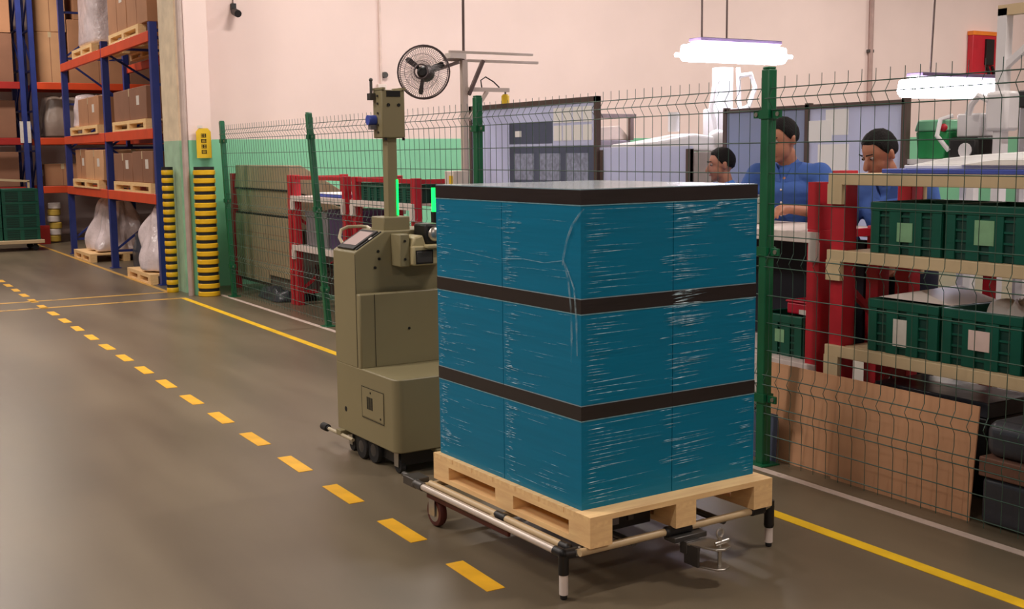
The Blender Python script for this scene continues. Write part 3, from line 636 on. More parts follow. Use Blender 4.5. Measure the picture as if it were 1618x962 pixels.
# ------------------------------------------------------------------ crates
def crate(label, loc, rz, w, d, h, paper=None, group=None, nrib=4, back=True):
    """open crate: w along local x (its face towards local -y), d deep, h tall"""
    t = thing('plastic_crate', label, 'crate', loc, rz, group); th = .012; x = w / 2
    mb = MB()
    mb.box(-x + .008, x - .008, .008, d - .008, 0, th)
    mb.box(-x + .008, x - .008, .008, .008 + th, th, h - .02).box(-x + .008, x - .008, d - .008 - th, d - .008, th, h - .02)
    mb.box(-x + .008, -x + .008 + th, .008 + th, d - .008 - th, th, h - .02).box(x - .008 - th, x - .008, .008 + th, d - .008 - th, th, h - .02)
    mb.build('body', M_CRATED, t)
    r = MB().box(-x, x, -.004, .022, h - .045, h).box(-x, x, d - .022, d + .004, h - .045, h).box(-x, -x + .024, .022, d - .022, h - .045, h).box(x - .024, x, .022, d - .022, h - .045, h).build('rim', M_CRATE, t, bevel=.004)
    # vertical posts and horizontal ribs on the two seen faces
    for k in range(nrib):
        cx_ = -x + .03 + (w - .06) * k / (nrib - 1); pw = .026 if k in (0, nrib - 1) else .034
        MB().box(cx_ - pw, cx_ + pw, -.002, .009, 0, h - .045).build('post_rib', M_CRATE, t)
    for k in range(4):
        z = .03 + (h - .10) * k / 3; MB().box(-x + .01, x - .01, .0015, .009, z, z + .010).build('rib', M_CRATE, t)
    for sx in (-1, 1):
        for k in range(3):
            yy = .03 + (d - .06) * k / 2; MB().box(sx * x - (.009 if sx > 0 else -.0), sx * x + (.0 if sx > 0 else .009), yy - .025, yy + .025, 0, h - .045).build('post_rib', M_CRATE, t)
    if paper:
        pm, x0, x1, z0, z1 = paper; MB().box(x0, x1, -.0045, -.002, z0, z1).build('label', pm, t)
    return t
# crate front faces look towards the aisle (-x): rotate by -90 deg
RZ = -math.pi / 2

# ------------------------------------------------------------------ trolley with green crates at far left
t = thing('flat_trolley', 'low wooden flat trolley loaded with green crates at the far left', 'trolley', (2.85, 22.3, 0))
MB().box(-.7, .62, -.45, .45, .13, .19).build('deck', M_CREAMB, t, bevel=.006)
for x in (-.55, .48):
    for y in (-.32, .32):
        T = Matrix.Translation((x, y, .055)) @ Matrix.Rotation(math.pi / 2, 4, 'X')
        MB().lathe([(.02, -.018), (.05, -.018), (.055, -.01), (.055, .01), (.05, .018), (.02, .018)], 16, T).box(x - .03, x + .03, y - .025, y + .025, .10, .13).build('wheel', M_RUBBER, t)
for i in range(2):
    for k in range(4):
        crate(['green crate at the bottom', 'green crate second from the bottom', 'green crate third from the bottom', 'green crate at the top'][k] + (' of the right hand pile on the far left trolley' if i else ' of the left hand pile on the far left trolley'),
              (2.5 + i * .62, 21.95, .19 + k * .225), 0, .6, .6, .22, None, 'green crates on the far left trolley', 3)
t = thing('push_bar', 'pale angled push bar leaning above the far left crates', 'bar', (2.85, 22.9, 0))
MB().bar((-.6, 0, 1.28), (.58, 0, 1.2), .04).build('rail', M_CREAMB, t); MB().bar((-.1, 0, 1.24), (-.5, 0, .98), .03).build('strut', M_CREAMB, t)
MB().box(-.6, -.56, -.02, .02, 0, 1.28).box(.54, .58, -.02, .02, 0, 1.2).build('leg', M_CREAMB, t)

# ------------------------------------------------------------------ bays behind the fence on the left
def red_frame(label, ys, xs, H, shelves, shelf_mat, name='red_shelf_rack', brace=True, beams_drop=True, pw=.075, group=None, topbar=True):
    t = thing(name, label, 'rack', (xs[0], ys[0], 0), 0, group); D = xs[1] - xs[0]; Ln = ys[1] - ys[0]
    for y in (0, Ln):
        for x in (0, D): MB().box(x - pw / 2, x + pw / 2, y - pw / 2, y + pw / 2, 0, H).build('post', M_REDF, t, bevel=.004)
        if topbar: MB().box(0, D, y - .015, y + .015, H - .05, H - .01).build('end_rail', M_REDF, t)
        if topbar and y == 0 and H > 1.3: MB().box(-.02, .02, 0, Ln, H - .045, H - .008).build('top_rail', M_REDF, t)
        if brace: MB().bar((0, y, .15), (D, y, .55), .03).bar((D, y, .55), (0, y, .95), .03).build('brace', M_REDF, t)
        MB().box(0, D, y - .015, y + .015, .12, .16).build('end_rail', M_REDF, t)
    for z in shelves:
        s = MB().box(-.02, D + .02, .04, Ln - .04, z - .018, z).build('shelf', shelf_mat, t)
        for x in (-pw / 2 - .012, D + pw / 2 + .012):
            b = MB().box(x - .012, x + .012, -pw / 2, Ln + pw / 2, z - .055, z + .002).build('shelf_beam', shelf_mat, t, bevel=.003)
            if beams_drop:
                for y in (0, Ln): MB().box(x - .014, x + .014, y - pw / 2 - .002, y - pw / 2 + .05 if y == 0 else y + pw / 2 + .002, z - .15, z - .05).build('end_plate', shelf_mat, b)
    return t
# beige hopper racks
t = thing('sheet_bin', 'beige sloped bin of stacked sheets in a red frame beside the column', 'bin', (4.45, 12.08, 0))
Ly = 1.86
for y in (-.06, Ly + .08):
    MB().box(-.05, .03, y - .045, y + .045, 0, 1.40).build('post', M_REDF, t, bevel=.004)
MB().prism([(.0, .93), (-.02, 1.22), (.75, .98), (.75, .80), (.0, .80)], 1, .0, Ly).build('lower_tray', M_BEIGE, t, bevel=.006)
MB().prism([(-.03, 1.235), (-.01, 1.50), (.12, 1.50), (.85, 1.06), (.85, .99), (.0, 1.225)], 1, .0, Ly).build('upper_tray', M_BEIGE, t, bevel=.006)
MB().box(-.04, .0, .0, Ly, 1.222, 1.236).box(-.03, .01, 0, Ly, .935, .947).build('tray_edge', M_DK, t)
for (y0, y1, z0, z1) in ((.02, .70, .26, .925), (.72, 1.86, .16, .925)):
    p = MB().box(-.035, -.01, y0, y1, z0, z1).build('front_sheet', M_BEIGE, t, bevel=.003)
    for z in (.4, .55, .72): MB().box(-.0365, -.034, y0 + .02, y1 - .02, z, z + .004).build('sheet_edge', M_CARD3, p)
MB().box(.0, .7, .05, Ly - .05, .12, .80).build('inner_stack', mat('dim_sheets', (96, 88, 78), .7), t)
red_frame('red shelf rack with white shelves beside the beige sheet bin', (10.55, 11.92), (4.45, 5.0), 1.40, (.655, 1.18), mat('white_shelf', (226, 212, 206), .5, 0, .04, 5.))
red_frame('red shelf rack with a white shelf behind the robot mast', (9.03, 10.30), (4.45, 4.88), 1.40, (.5, 1.18), mat('white_shelf', (226, 212, 206)))
def simple_box(name, label, cat, x0, x1, y0, y1, z0, z1, m, lid=None, group=None, bev=.01):
    t = thing(name, label, cat, ((x0 + x1) / 2, (y0 + y1) / 2, z0), 0, group); w, d, h = (x1 - x0) / 2, (y1 - y0) / 2, z1 - z0
    MB().box(-w, w, -d, d, 0, h * .84).build('body', m, t, bevel=bev)
    MB().box(-w - .006, w + .006, -d - .006, d + .006, h * .84, h).build('lid', lid or m, t, bevel=bev * .6)
    return t
simple_box('storage_box', 'purple storage box on the lower white shelf beside the bin', 'box', 4.5, 4.95, 10.62, 11.15, .657, 1.06, M_PURPLE)
simple_box('storage_box', 'grey storage box on the lower white shelf beside the bin', 'box', 4.5, 4.95, 11.2, 11.8, .657, 1.02, M_GREY)
simple_box('flat_tray', 'flat blue tray with papers on the upper white shelf', 'tray', 4.48, 4.9, 10.75, 11.5, 1.182, 1.222, M_BLUEP, M_PAPER)
simple_box('storage_box', 'dark box on the floor under the white shelves', 'box', 4.55, 4.95, 10.7, 11.7, .165, .45, M_BLACK)
crate('green crate on the upper shelf behind the robot mast', (4.46, 9.97, 1.182), RZ, .5, .38, .165, None)
crate('second green crate on the upper shelf behind the robot mast', (4.46, 9.36, 1.182), RZ, .5, .38, .165, None)
crate('green crate on the lower shelf behind the robot mast', (4.46, 9.88, .502), RZ, .55, .38, .3, None)
simple_box('red_toolbox', 'red and white box on the lower shelf behind the robot', 'box', 4.5, 4.85, 9.1, 9.5, .502, .80, M_REDF, M_WHITEP)

# dark floor clutter under the beige bin
lump('dark_sack', 'dark sack on the floor under the beige sheet bin', 'sack', (4.55, 12.6, 0), .25, .4, .13, M_DGREY, 61, taper=.8, amp=.1)

# ------------------------------------------------------------------ right hand racks and crates behind the fence
t = red_frame('red shelf rack with cream shelves of green crates at the right', (2.45, 4.15), (4.42, 4.9), 1.50, (.625, 1.105, 1.485), M_CREAMB, pw=.09, topbar=False)
gcr = 'green crates on the right hand rack'
crate('green crate with a pale green label, upper cream shelf, next to the red post', (4.40, 3.75, 1.107), RZ, .42, .42, .245, (M_LABELG, -.045, .045, .06, .15), gcr)
crate('green crate with a torn pale label, upper cream shelf, middle', (4.40, 3.315, 1.107), RZ, .42, .42, .245, (M_LABELG, -.05, .05, .07, .18), gcr)
crate('green crate, upper cream shelf, at the picture edge', (4.40, 2.88, 1.107), RZ, .42, .42, .245, None, gcr)
crate('green crate with a ragged white paper, lower cream shelf, next to the red post', (4.40, 3.75, .627), RZ, .42, .42, .255, (M_LABELW, -.05, .03, .04, .17), gcr)
crate('green crate with a pinkish white paper, lower cream shelf, middle', (4.40, 3.315, .627), RZ, .42, .42, .255, (mat('pink_paper', (232, 206, 198), .6), -.06, .05, .08, .17), gcr)
crate('green crate, lower cream shelf, at the picture edge', (4.40, 2.88, .627), RZ, .42, .42, .255, None, gcr)
# cover film lying across the lower crates
o = MB().add([(4.46, 3.95, .885), (4.80, 3.95, .885), (4.46, 3.52, .884), (4.80, 3.52, .884), (4.5, 3.73, .93), (4.78, 3.73, .94)], [(0, 1, 5, 4), (4, 5, 3, 2), (0, 4, 2), (1, 3, 5)]).build('plastic_sheet', M_WHITEP)
tag(o, 'crumpled white plastic sheet lying in the lower crate by the red post', 'plastic')
lump('white_bundle', 'white wrapped bundle lying in the middle crate of the lower cream shelf', 'bundle', (4.66, 3.32, .64), .14, .15, .27, M_WHITEP, 71, taper=.6)
t = thing('blue_sheet_pile', 'pile of blue and white sheets on top of the cream shelf rack', 'sheets', (4.66, 3.2, 1.487))
MB().box(-.24, .22, -.7, .72, 0, .022).build('blue_sheet', M_BLUEP, t, bevel=.004); MB().box(-.2, .24, -.72, .62, .022, .04).build('white_sheet', M_PAPER, t, bevel=.004)
MB().prism([(-.7, .04), (.6, .04), (.42, .07), (.25, .085), (.0, .098), (-.3, .092), (-.7, .085)], 0, -.17, .2).build('white_sheet', M_PAPER, t, bevel=.004); MB().prism([(-.7, .04), (.3, .04), (.1, .066), (-.7, .072)], 0, -.23, -.175).build('pale_sheet', M_PAPER, t, bevel=.003)
# table rack with white shelf by the green post
t = red_frame('red work stand with a white top next to the green fence post', (4.315, 5.55), (4.42, 4.86), 1.20, (.50, 1.185), mat('white_shelf', (226, 212, 206)), name='work_stand', brace=False, pw=.085)
MB().box(-.0425, .0425, -.0425, .0425, 1.2, 1.44).build('post', M_REDF, t)
MB().box(.40, .42, .06, 1.17, .52, 1.12).build('trouser_stand_in', mat('navy_panel', (20, 24, 40), .7), t)  # added dark panel standing in for the worker's trousers
crate('green crate under the white work stand', (4.45, 4.62, .502), RZ, .34, .34, .22, (M_LABELG, -.03, .04, .07, .14))
simple_box('red_box', 'red box with white label on the crate under the work stand', 'box', 4.5, 4.72, 4.40, 4.62, .724, .80, mat('crimson_plastic', (190, 20, 52), .4), None)
MB().box(4.492, 4.497, 4.46, 4.52, .73, .755).build('box_label', M_LABELW, bpy.data.objects['red_box']).matrix_parent_inverse = Matrix.Translation((-4.61, -4.51, -.724))
# cardboard sheets leaning inside the fence
def sheet(label, y0, y1, zt0, zt1, xb, xt, m=M_SHEET, zb=0.0):
    t = tag(MB().add([(xb, y0, zb), (xb, y1, zb), (xt, y1, zt1), (xt, y0, zt0), (xb + .007, y0, zb), (xb + .007, y1, zb), (xt + .007, y1, zt1), (xt + .007, y0, zt0)],
        [(0, 1, 2, 3), (7, 6, 5, 4), (0, 4, 5, 1), (1, 5, 6, 2), (2, 6, 7, 3), (3, 7, 4, 0)]).build('cardboard_sheet', m, smooth=False), label, 'cardboard', 'cardboard sheets along the fence'); return t
sheet('large cardboard sheet standing behind the fence at the right', 3.18, 3.98, .50, .505, 4.19, 4.235)
sheet('long cardboard sheet standing behind the fence next to the green post', 3.72, 4.50, .495, .50, 4.215, 4.26)
sheet('small blue grey sheet at the foot of the green fence post', 4.345, 4.60, .25, .25, 4.172, 4.18, mat('slate_sheet', (88, 98, 124), .6))
# wrapped stacks at the right edge
t = thing('dark_wrapped_stack', 'dark grey wrapped stack with a cardboard layer at the right edge', 'stack', (4.5, 2.75, 0))
MB().box(-.30, .28, -.22, .385, 0, .215).build('lower_bale', M_DGREY, t, bevel=.03, seg=3)
MB().box(-.31, .29, -.22, .39, .215, .30).build('cardboard_layer', mat('brown_board', (124, 88, 72), .7), t, bevel=.006)
MB().box(-.30, .28, -.22, .38, .30, .46).build('upper_bale', M_DGREY, t, bevel=.05, seg=3)
lump('grey_sack', 'shiny grey plastic sack on top of the dark stack at the right edge', 'sack', (4.5, 2.86, .46), .17, .17, .1, mat('shiny_grey_film', (120, 124, 140), .18, 0, .12, 3., .3, 6.), 81, taper=.7)
simple_box('grey_bin', 'dark bin under the lowest cream shelf', 'bin', 4.52, 4.85, 3.35, 4.0, .0, .45, M_BLACK, M_DGREY)

# ------------------------------------------------------------------ workshop behind the fence
# framed partition board
t = thing('partition_board', 'tall framed pale blue partition board behind the fence with posted sheets', 'partition', (5.2, 7.4, 0))
MB().box(-.006, .006, .0, 1.98, .45, 2.0).build('panel', M_PANELB, t)
for y in (0, 1.98): MB().box(-.02, .02, y - .02, y + .02, 0, 2.03).build('frame_post', M_FRAME, t)
MB().box(-.02, .02, -.02, 2.0, 1.99, 2.03).build('frame_rail', M_FRAME, t); MB().box(-.02, .02, -.02, 2.0, .43, .47).build('frame_rail', M_FRAME, t)
MB().box(-.009, -.006, .03, 1.3, 1.0, 1.66).build('grey_sheet', M_PANELG, t)
MB().box(-.010, -.006, .62, 1.3, 1.68, 1.86).build('grey_sheet', M_PANELG, t)
for q in range(4):
    for r_ in range(2): MB().box(-.011, -.006, .06 + q * .14, .18 + q * .14, 1.70 + r_ * .14, 1.82 + r_ * .14).build('posted_paper', M_PAPER, t)
for q in range(3): MB().box(-.012, -.009, .1 + q * .4, .42 + q * .4, 1.38, 1.6).build('posted_paper', mat('grey_print', (150, 158, 186), .5, 0, .3, 30.), t)
MB().box(-.012, -.006, 1.10, 1.20, 1.74, 1.79).build('posted_paper', M_PAPER, t)
t = thing('low_partition', 'low pale blue partition panel next to the tall framed board', 'partition', (5.22, 6.3, 0))
MB().box(-.012, .012, 0, 1.08, .4, 1.64).build('panel', M_PANELB, t); 
for y in (0.02, 1.05): MB().box(-.02, .02, y - .02, y + .02, 0, 1.62).build('post', M_FRAME, t)
t = thing('partition_board', 'grey blue partition board with white papers behind the workers', 'partition', (5.9, 5.05, 0))
for k in range(2): MB().box(-.012, .012, .02 + k * .84, .82 + k * .84, .5, 1.88).build('panel', M_PANELB if k == 0 else translucent(mat('mid_blue_panel', (172, 182, 208), .3, 0, .05, 2.), (190, 200, 228), .35), t)
for y in (0, .83, 1.67): MB().box(-.02, .02, y - .02, y + .02, 0, 1.92).build('post', M_FRAME, t)
MB().box(-.02, .02, 0, 1.67, 1.88, 1.91).build('rail', M_FRAME, t)
for q, (y0, y1, z0, z1) in enumerate(((.46, .66, 1.70, 1.87), (.60, .815, 1.66, 1.80), (.45, .72, 1.46, 1.64))): MB().box(-.016 - .003 * q, -.012 - .003 * (q % 2), y0, y1, z0, z1).build('posted_paper', M_PAPER, t)

# pole with arms, fan
M_POLE = mat('pole_grey_cream', (204, 188, 178), .45, 0, .05, 6.)
t = thing('tool_pole', 'cream steel pole with cross arms above the fence', 'pole', (5.0, 9.15, 0))
MB().box(-.027, .027, -.027, .027, 0, 2.42).build('post', M_POLE, t, bevel=.004); MB().box(-.12, .12, -.12, .12, 0, .012).build('foot_plate', M_POLE, t)
MB().box(-.16, .69, -.05, -.02, 2.475, 2.495).build('arm', M_POLE, t); MB().box(-.18, .79, .02, .05, 2.41, 2.432).build('arm', M_POLE, t)
MB().box(-.16, .0, -.05, .05, 2.43, 2.475).build('arm_bracket', M_WHITEP, t)
MB().bar((.03, -.03, 2.12), (.18, -.03, 2.42), .03).build('strut', M_FRAME, t)
MB().box(.0, .45, -.03, .0, 2.15, 2.185).build('arm', M_POLE, t); MB().bar((.03, -.02, 1.9), (.22, -.02, 2.15), .03).build('strut', M_POLE, t)
MB().tube([(.18, 0, 2.18), (.17, 0, 2.25), (.22, 0, 2.28), (.30, 0, 2.24), (.36, 0, 2.19)], .006, 6).build('cable', M_BLACK, t)
MB().cyl((.0, 0, 2.42), (.02, 0, 5.6), .012, 6).build('supply_conduit', M_FRAME, t)
t = thing('hanging_tag', 'yellow controller hanging from the short arm of the pole', 'tag', (5.41, 9.13, 2.03))
MB().lathe([(.02, 0), (.036, .01), (.036, .085), (.022, .1)], 12).build('body', M_SIGNY, t); MB().cyl((0, 0, .1), (0, 0, .13), .008, 6).build('hook', M_STEELD, t)
t = thing('cage_fan', 'round black caged fan mounted on the cream pole', 'fan', (4.57, 9.08, 2.30)); 
Tf = Matrix.Rotation(math.radians(-38), 4, 'Z') @ Matrix.Rotation(math.radians(90), 4, 'X')   # local z of the lathe -> towards the camera
def ft(v): return Tf @ Vector(v)
R0 = .225
wm = mat('fan_cage_wire', (96, 84, 86), .4, .4, .1, 9.)
for (rr_, zz, th_) in ((R0, .0, .008), (R0 * .97, .05, .004), (R0 * .97, -.05, .004), (R0 * .66, .085, .002), (R0 * .4, .1, .002), (.06, .105, .006)):
    MB().tube([ft((rr_ * math.cos(a), rr_ * math.sin(a), zz)) for a in [2 * math.pi * q / 36 for q in range(36)]], th_, 5, True).build('cage_ring', wm, t)
mb = MB()
for q in range(72):
    a = 2 * math.pi * q / 72
    for sgn in (1, -1): mb.tube([ft((r_ * math.cos(a + tw), r_ * math.sin(a + tw), z_ * sgn)) for r_, z_, tw in ((.05, .105, .25), (.13, .095, .12), (.195, .06, .03), (R0, 0, 0))], .0017, 3)
mb.build('cage_wires', wm, t)['kind'] = 'stuff'
for q in range(3):
    a0 = 2 * math.pi * q / 3 + .35; vs = []; 
    for (r_, w0, w1, z0, z1) in ((.03, -.35, .35, -.015, .015), (.10, -.20, .22, -.02, .02), (.165, -.13, .16, -.02, .018), (.19, -.08, .10, -.015, .01)):
        vs.append(ft((r_ * math.cos(a0 + w0), r_ * math.sin(a0 + w0), z0))); vs.append(ft((r_ * math.cos(a0 + w1), r_ * math.sin(a0 + w1), z1)))
    n0 = ft((0, 0, .006)); vs2 = [v + n0 for v in vs]
    MB().add(vs + vs2, [(0, 1, 3, 2), (2, 3, 5, 4), (4, 5, 7, 6), (8, 10, 11, 9), (10, 12, 13, 11), (12, 14, 15, 13), (0, 8, 9, 1), (6, 7, 15, 14), (0, 2, 10, 8), (2, 4, 12, 10), (4, 6, 14, 12), (1, 9, 11, 3), (3, 11, 13, 5), (5, 13, 15, 7)]).build('blade', M_BLACK, t)
MB().tube([ft((0, 0, -.16)), ft((0, 0, -.12)), ft((0, 0, .04)), ft((0, 0, .06))], [.06, .075, .05, .03], 16).build('motor', M_BLACK, t)
MB().bar(ft((0, 0, -.12)), (.37, .05, .10), .03).build('mount_arm', M_FRAME, t)
t = thing('junction_box', 'small cream and yellow box at the foot of the fence pole', 'box', (4.78, 8.88, 0)); MB().box(-.03, .03, -.03, .03, 0, 1.34).build('stand', M_FRAME, t)
MB().box(-.09, .06, -.08, .08, 1.34, 1.46).build('body', M_WHITEP, t, bevel=.008); MB().box(-.1, -.09, -.07, -.02, 1.35, 1.42).build('plate', M_SIGNY, t)

# fluorescent work lamps
def tube_lamp(label, x0, x1, y, z, n=2, wires=((.3), (.6)), slant=0., gl=34.):
    t = thing('work_lamp', label, 'lamp', ((x0 + x1) / 2, y, z)); L = (x1 - x0) / 2
    MB().box(-L * .80, L * .86, -.09, .09, .105, .14).build('housing', mat('lamp_housing', (110, 92, 120), .4), t, bevel=.006)
    MB().box(-L * .8, L * .86, -.06, .06, .08, .105).build('reflector', M_WHITEP, t)
    em = emis('fluorescent_tube', (246, 242, 255), gl)
    for k in range(n):
        yy = (k - (n - 1) / 2) * .13; MB().cyl((-L, yy, -.01), (L, yy, -.01), .02, 12).build('tube', em, t)
    MB().prism([(-.11, -.035), (-.07, -.075), (.07, -.075), (.11, -.035), (.09, .08), (-.09, .08)], 0, -L * .97, L * .97).build('glare_cover', emis('lamp_glare', (238, 236, 255), 26.), t, bevel=.02)  # oversized glowing cover, its shape stands in for glare round the tubes
    for wx in wires: MB().cyl((wx, 0, .12), (wx + slant, 0, 6.5 - z), .009, 6).build('suspension_wire', M_FRAME, t)
    return t
tube_lamp('bright fluorescent lamp hanging above the workers', 6.95, 8.15, 8.5, 2.50, 3, (-.40, -.10))
tube_lamp('bright fluorescent lamp hanging at the right above the machines', 8.15, 9.35, 7.0, 2.12, 2, (-.28,), .18)
# machine under the first lamp
t = thing('assembly_press', 'white bench press with round arm under the hanging lamp', 'machine', (6.65, 8.3, 0))
MB().box(-.6, .6, -.4, .4, .72, .78).build('bench_top', M_WHITEM, t, bevel=.006)
for x in (-.55, .55):
    for y in (-.35, .35): MB().box(x - .03, x + .03, y - .03, y + .03, 0, .72).build('bench_leg', M_STEELD, t)
MB().box(-.62, .25, -.25, .15, .78, 1.60).build('cabinet', mat('warm_grey_metal', (150, 138, 132), .5), t, bevel=.01)
MB().prism([(-.58, 1.62), (.45, 1.60), (.45, 1.72), (.1, 1.76), (-.3, 1.70), (-.58, 1.67)], 1, -.2, .15).build('arm', M_WHITEM, t, bevel=.03, seg=3)
MB().cyl((.0, -.02, 1.78), (.0, -.02, 1.95), .05, 14).build('knob', M_WHITEM, t); MB().cyl((.42, -.1, .78), (.42, -.1, 1.68), .05, 14).build('column', mat('warm_grey_metal', (150, 138, 132)), t)
MB().sphere((.40, -.15, 1.7), .10, 14, 8).build('head', M_WHITEM, t); MB().cyl((-.45, -.26, 1.55), (-.45, -.20, 1.55), .07, 16).build('dial', M_BLACK, t)
t = thing('conveyor_table', 'grey conveyor table with beige cover behind the low blue partition', 'conveyor', (6.2, 9.6, 0))
MB().box(-.5, .7, -.35, .35, 1.5, 1.72).build('bed', mat('conveyor_grey', (126, 116, 124), .5), t, bevel=.01); MB().prism([(-.3, 1.72), (.75, 1.72), (.6, 1.86), (-.15, 1.82)], 1, -.3, .3).build('cover', mat('conveyor_beige', (196, 178, 164), .5), t, bevel=.01)
for x in (-.42, .62):
    for y in (-.28, .28): MB().box(x - .03, x + .03, y - .03, y + .03, 0, 1.5).build('leg', M_STEELD, t)
MB().box(-.55, .75, -.37, -.35, 1.93, 1.97).build('guide_rail', M_FRAME, t); MB().box(-.5, -.46, -.37, -.33, 1.72, 1.95).build('rail_post', M_FRAME, t); MB().box(.68, .72, -.37, -.33, 1.72, 1.95).build('rail_post', M_FRAME, t)
t = thing('cable_stand', 'white service column with looped hoses under the hanging lamp', 'column', (7.45, 8.55, 0))
MB().box(-.07, .07, -.07, .07, 0, 2.38).build('post', M_WHITEM, t, bevel=.006); MB().box(-.16, .16, -.12, .1, 1.62, 2.0).build('valve_box', M_WHITEM, t, bevel=.02)
MB().tube([(-.08, -.1, 2.35), (-.2, -.12, 2.2), (-.24, -.12, 2.0), (-.18, -.12, 1.8), (-.14, -.12, 1.6)], .022, 8).build('hose', M_WHITEM, t)
MB().tube([(.1, -.1, 2.3), (.24, -.12, 2.32), (.30, -.12, 2.2), (.22, -.12, 2.02), (.1, -.12, 1.98)], .022, 8).build('hose', M_WHITEM, t)
MB().tube([(.12, -.08, 2.38), (.13, -.1, 1.9), (.17, -.1, 1.4)], .02, 8).build('hose', M_WHITEM, t)
# work benches behind the racks
t = thing('work_bench', 'long white work bench behind the workers and the crate rack', 'bench', (5.9, 2.8, 0))
MB().box(-.45, .45, -1.3, 1.4, .92, .96).build('bench_top', M_WHITEM, t, bevel=.004)
for x in (-.4, .4):
    for y in (-1.2, 0.05, 1.3): MB().box(x - .025, x + .025, y - .025, y + .025, 0, .92).build('leg', M_REDF, t)
MB().box(-.4, .4, -1.25, 1.35, .3, .32).build('lower_shelf', M_WHITEM, t); MB().box(.40, .42, -1.28, 1.38, .96, 1.52).build('back_board', M_PANELB, t)
o = MB().cyl((5.45, 3.55, 1.02), (5.45, 2.6, 1.02), .06, 18).build('paper_roll', M_CREAM); MB().cyl((5.45, 3.552, 1.02), (5.45, 3.56, 1.02), .025, 12).build('core', M_CARD3, o); tag(o, 'cream paper roll lying on the white bench', 'roll')
MB().box(5.42, 5.48, 2.6, 3.5, .961, .966).build('cradle', M_WHITEM, o)
# machines by the second lamp
t = thing('shelf_stand', 'white machine stand with shelves below the right hand lamp', 'stand', (6.15, 4.78, 0))
for x in (-.2, .3):
    for y in (-.20, .24): MB().box(x - .025, x + .025, y - .025, y + .025, 0, 1.54).build('post', M_WHITEM, t)
for z in (1.0, 1.54): MB().box(-.25, .35, -.23, .26, z - .03, z).build('shelf', M_WHITEM, t)
t = thing('green_tub', 'green tub with lid on the machine stand', 'tub', (6.1, 4.92, 1.54))
MB().prism([(-.10, 0), (.10, 0), (.12, .17), (-.12, .17)], 0, -.12, .12).build('body', mat('bright_green_plastic', (40, 150, 84), .4), t, bevel=.01); MB().prism([(-.125, .17), (.125, .17), (.10, .24), (-.10, .24)], 0, -.13, .13).build('lid', mat('pale_green_plastic', (120, 190, 150), .4), t, bevel=.01)
MB().sphere((-.13, -.1, .19), .025, 10, 6).build('red_knob', M_REDF, t)
t = thing('bench_machine', 'dark bench machine with white cover on the machine stand', 'machine', (6.1, 4.66, 1.54))
MB().box(-.15, .15, -.10, .11, 0, .13).build('base', M_BLACK, t, bevel=.02); MB().box(-.1, .12, -.08, .09, .13, .27).build('cover', M_WHITEM, t, bevel=.01)
MB().tube([(-.15, .1, .05), (-.2, .15, .14), (-.16, .16, .24), (-.1, .12, .26)], .014, 8).build('hose', M_WHITEM, t); MB().cyl((-.16, -.02, .05), (-.15, -.02, .05), .045, 14).build('dial', M_WHITEM, t)
t = thing('aluminium_gantry', 'tall white profile post with cross bar at the right edge', 'gantry', (6.0, 4.46, 0))
MB().box(-.03, .03, -.05, .01, 0, 2.40).build('post', M_WHITEM, t); MB().box(-.03, .03, -1.2, .01, 2.36, 2.42).build('cross_bar', M_CREAMB, t)
MB().bar((0, -.02, 2.06), (0, -.26, 2.24), .035).build('brace', M_WHITEM, t); MB().box(-.06, .06, -.1, .05, 1.7, 1.93).build('clamp_block', M_WHITEM, t, bevel=.02)
MB().tube([(-.05, .03, 1.88), (-.05, .1, 1.91), (-.05, .15, 1.86), (-.05, .17, 1.8)], .02, 8).build('hose', M_WHITEM, t)
t = thing('grey_cabinet', 'dark topped grey cabinet behind the white profile post', 'cabinet', (7.6, 4.9, 0))
MB().box(-.3, .3, -.5, .36, 0, 1.88).build('body', mat('soft_grey_metal', (150, 144, 146), .5), t, bevel=.01); MB().box(-.31, .31, -.51, .37, 1.88, 2.0).build('top', M_BLACK, t, bevel=.01); MB().box(-.305, -.298, -.45, .3, .2, 1.6).build('door', mat('soft_grey_metal', (150, 144, 146)), t)

# things on the back wall
t = thing('security_camera', 'small black camera fixed high on the pale wall', 'camera', (4.6, WALL_Y, 3.30))
MB().box(-.03, .03, -.05, .0, .08, .16).build('mount', M_BLACK, t); MB().cyl((0, -.06, .06), (.0, -.2, .02), .045, 12).build('body', M_BLACK, t); MB().cyl((0, -.015, .16), (0, -.015, 3.1), .008, 6).build('cable', M_FRAME, t)
t = thing('cable_conduit', 'thin conduit with switch box on the wall behind the robot mast', 'conduit', (6.56, WALL_Y, 2.4))
MB().cyl((0, -.02, .0), (0, -.02, 4.0), .018, 8).build('pipe', mat('conduit_cream', (226, 206, 198), .5), t); MB().box(-.06, .06, -.06, 0, -.05, .13).build('switch_box', M_WHITEP, t, bevel=.006); MB().cyl((.05, -.05, .25), (.05, 0, .25), .04, 10).build('clip', M_STEELD, t)
t = thing('cable_conduit', 'grey vertical conduit on the wall above the partition papers', 'conduit', (15.72, WALL_Y - .006, 1.85)); MB().cyl((0, -.04, 0), (0, -.04, 4.6), .04, 8).build('pipe', mat('conduit_grey', (176, 150, 144), .5), t)
for zz in (.4, 1.4, 2.4, 3.4): MB().box(-.06, .06, -.06, 0, zz, zz + .05).build('clip', M_STEELD, t)
t = thing('red_board', 'red wall board with black fittings above the right hand lamp', 'board', (18.6, WALL_Y - .006, 2.5))
MB().box(-.33, .33, -.12, 0, .3, 1.15).build('board', M_REDF, t, bevel=.01); MB().box(-.34, .34, -.13, 0, 1.15, 1.22).build('top_edge', mat('orange_edge', (236, 130, 40), .5), t)
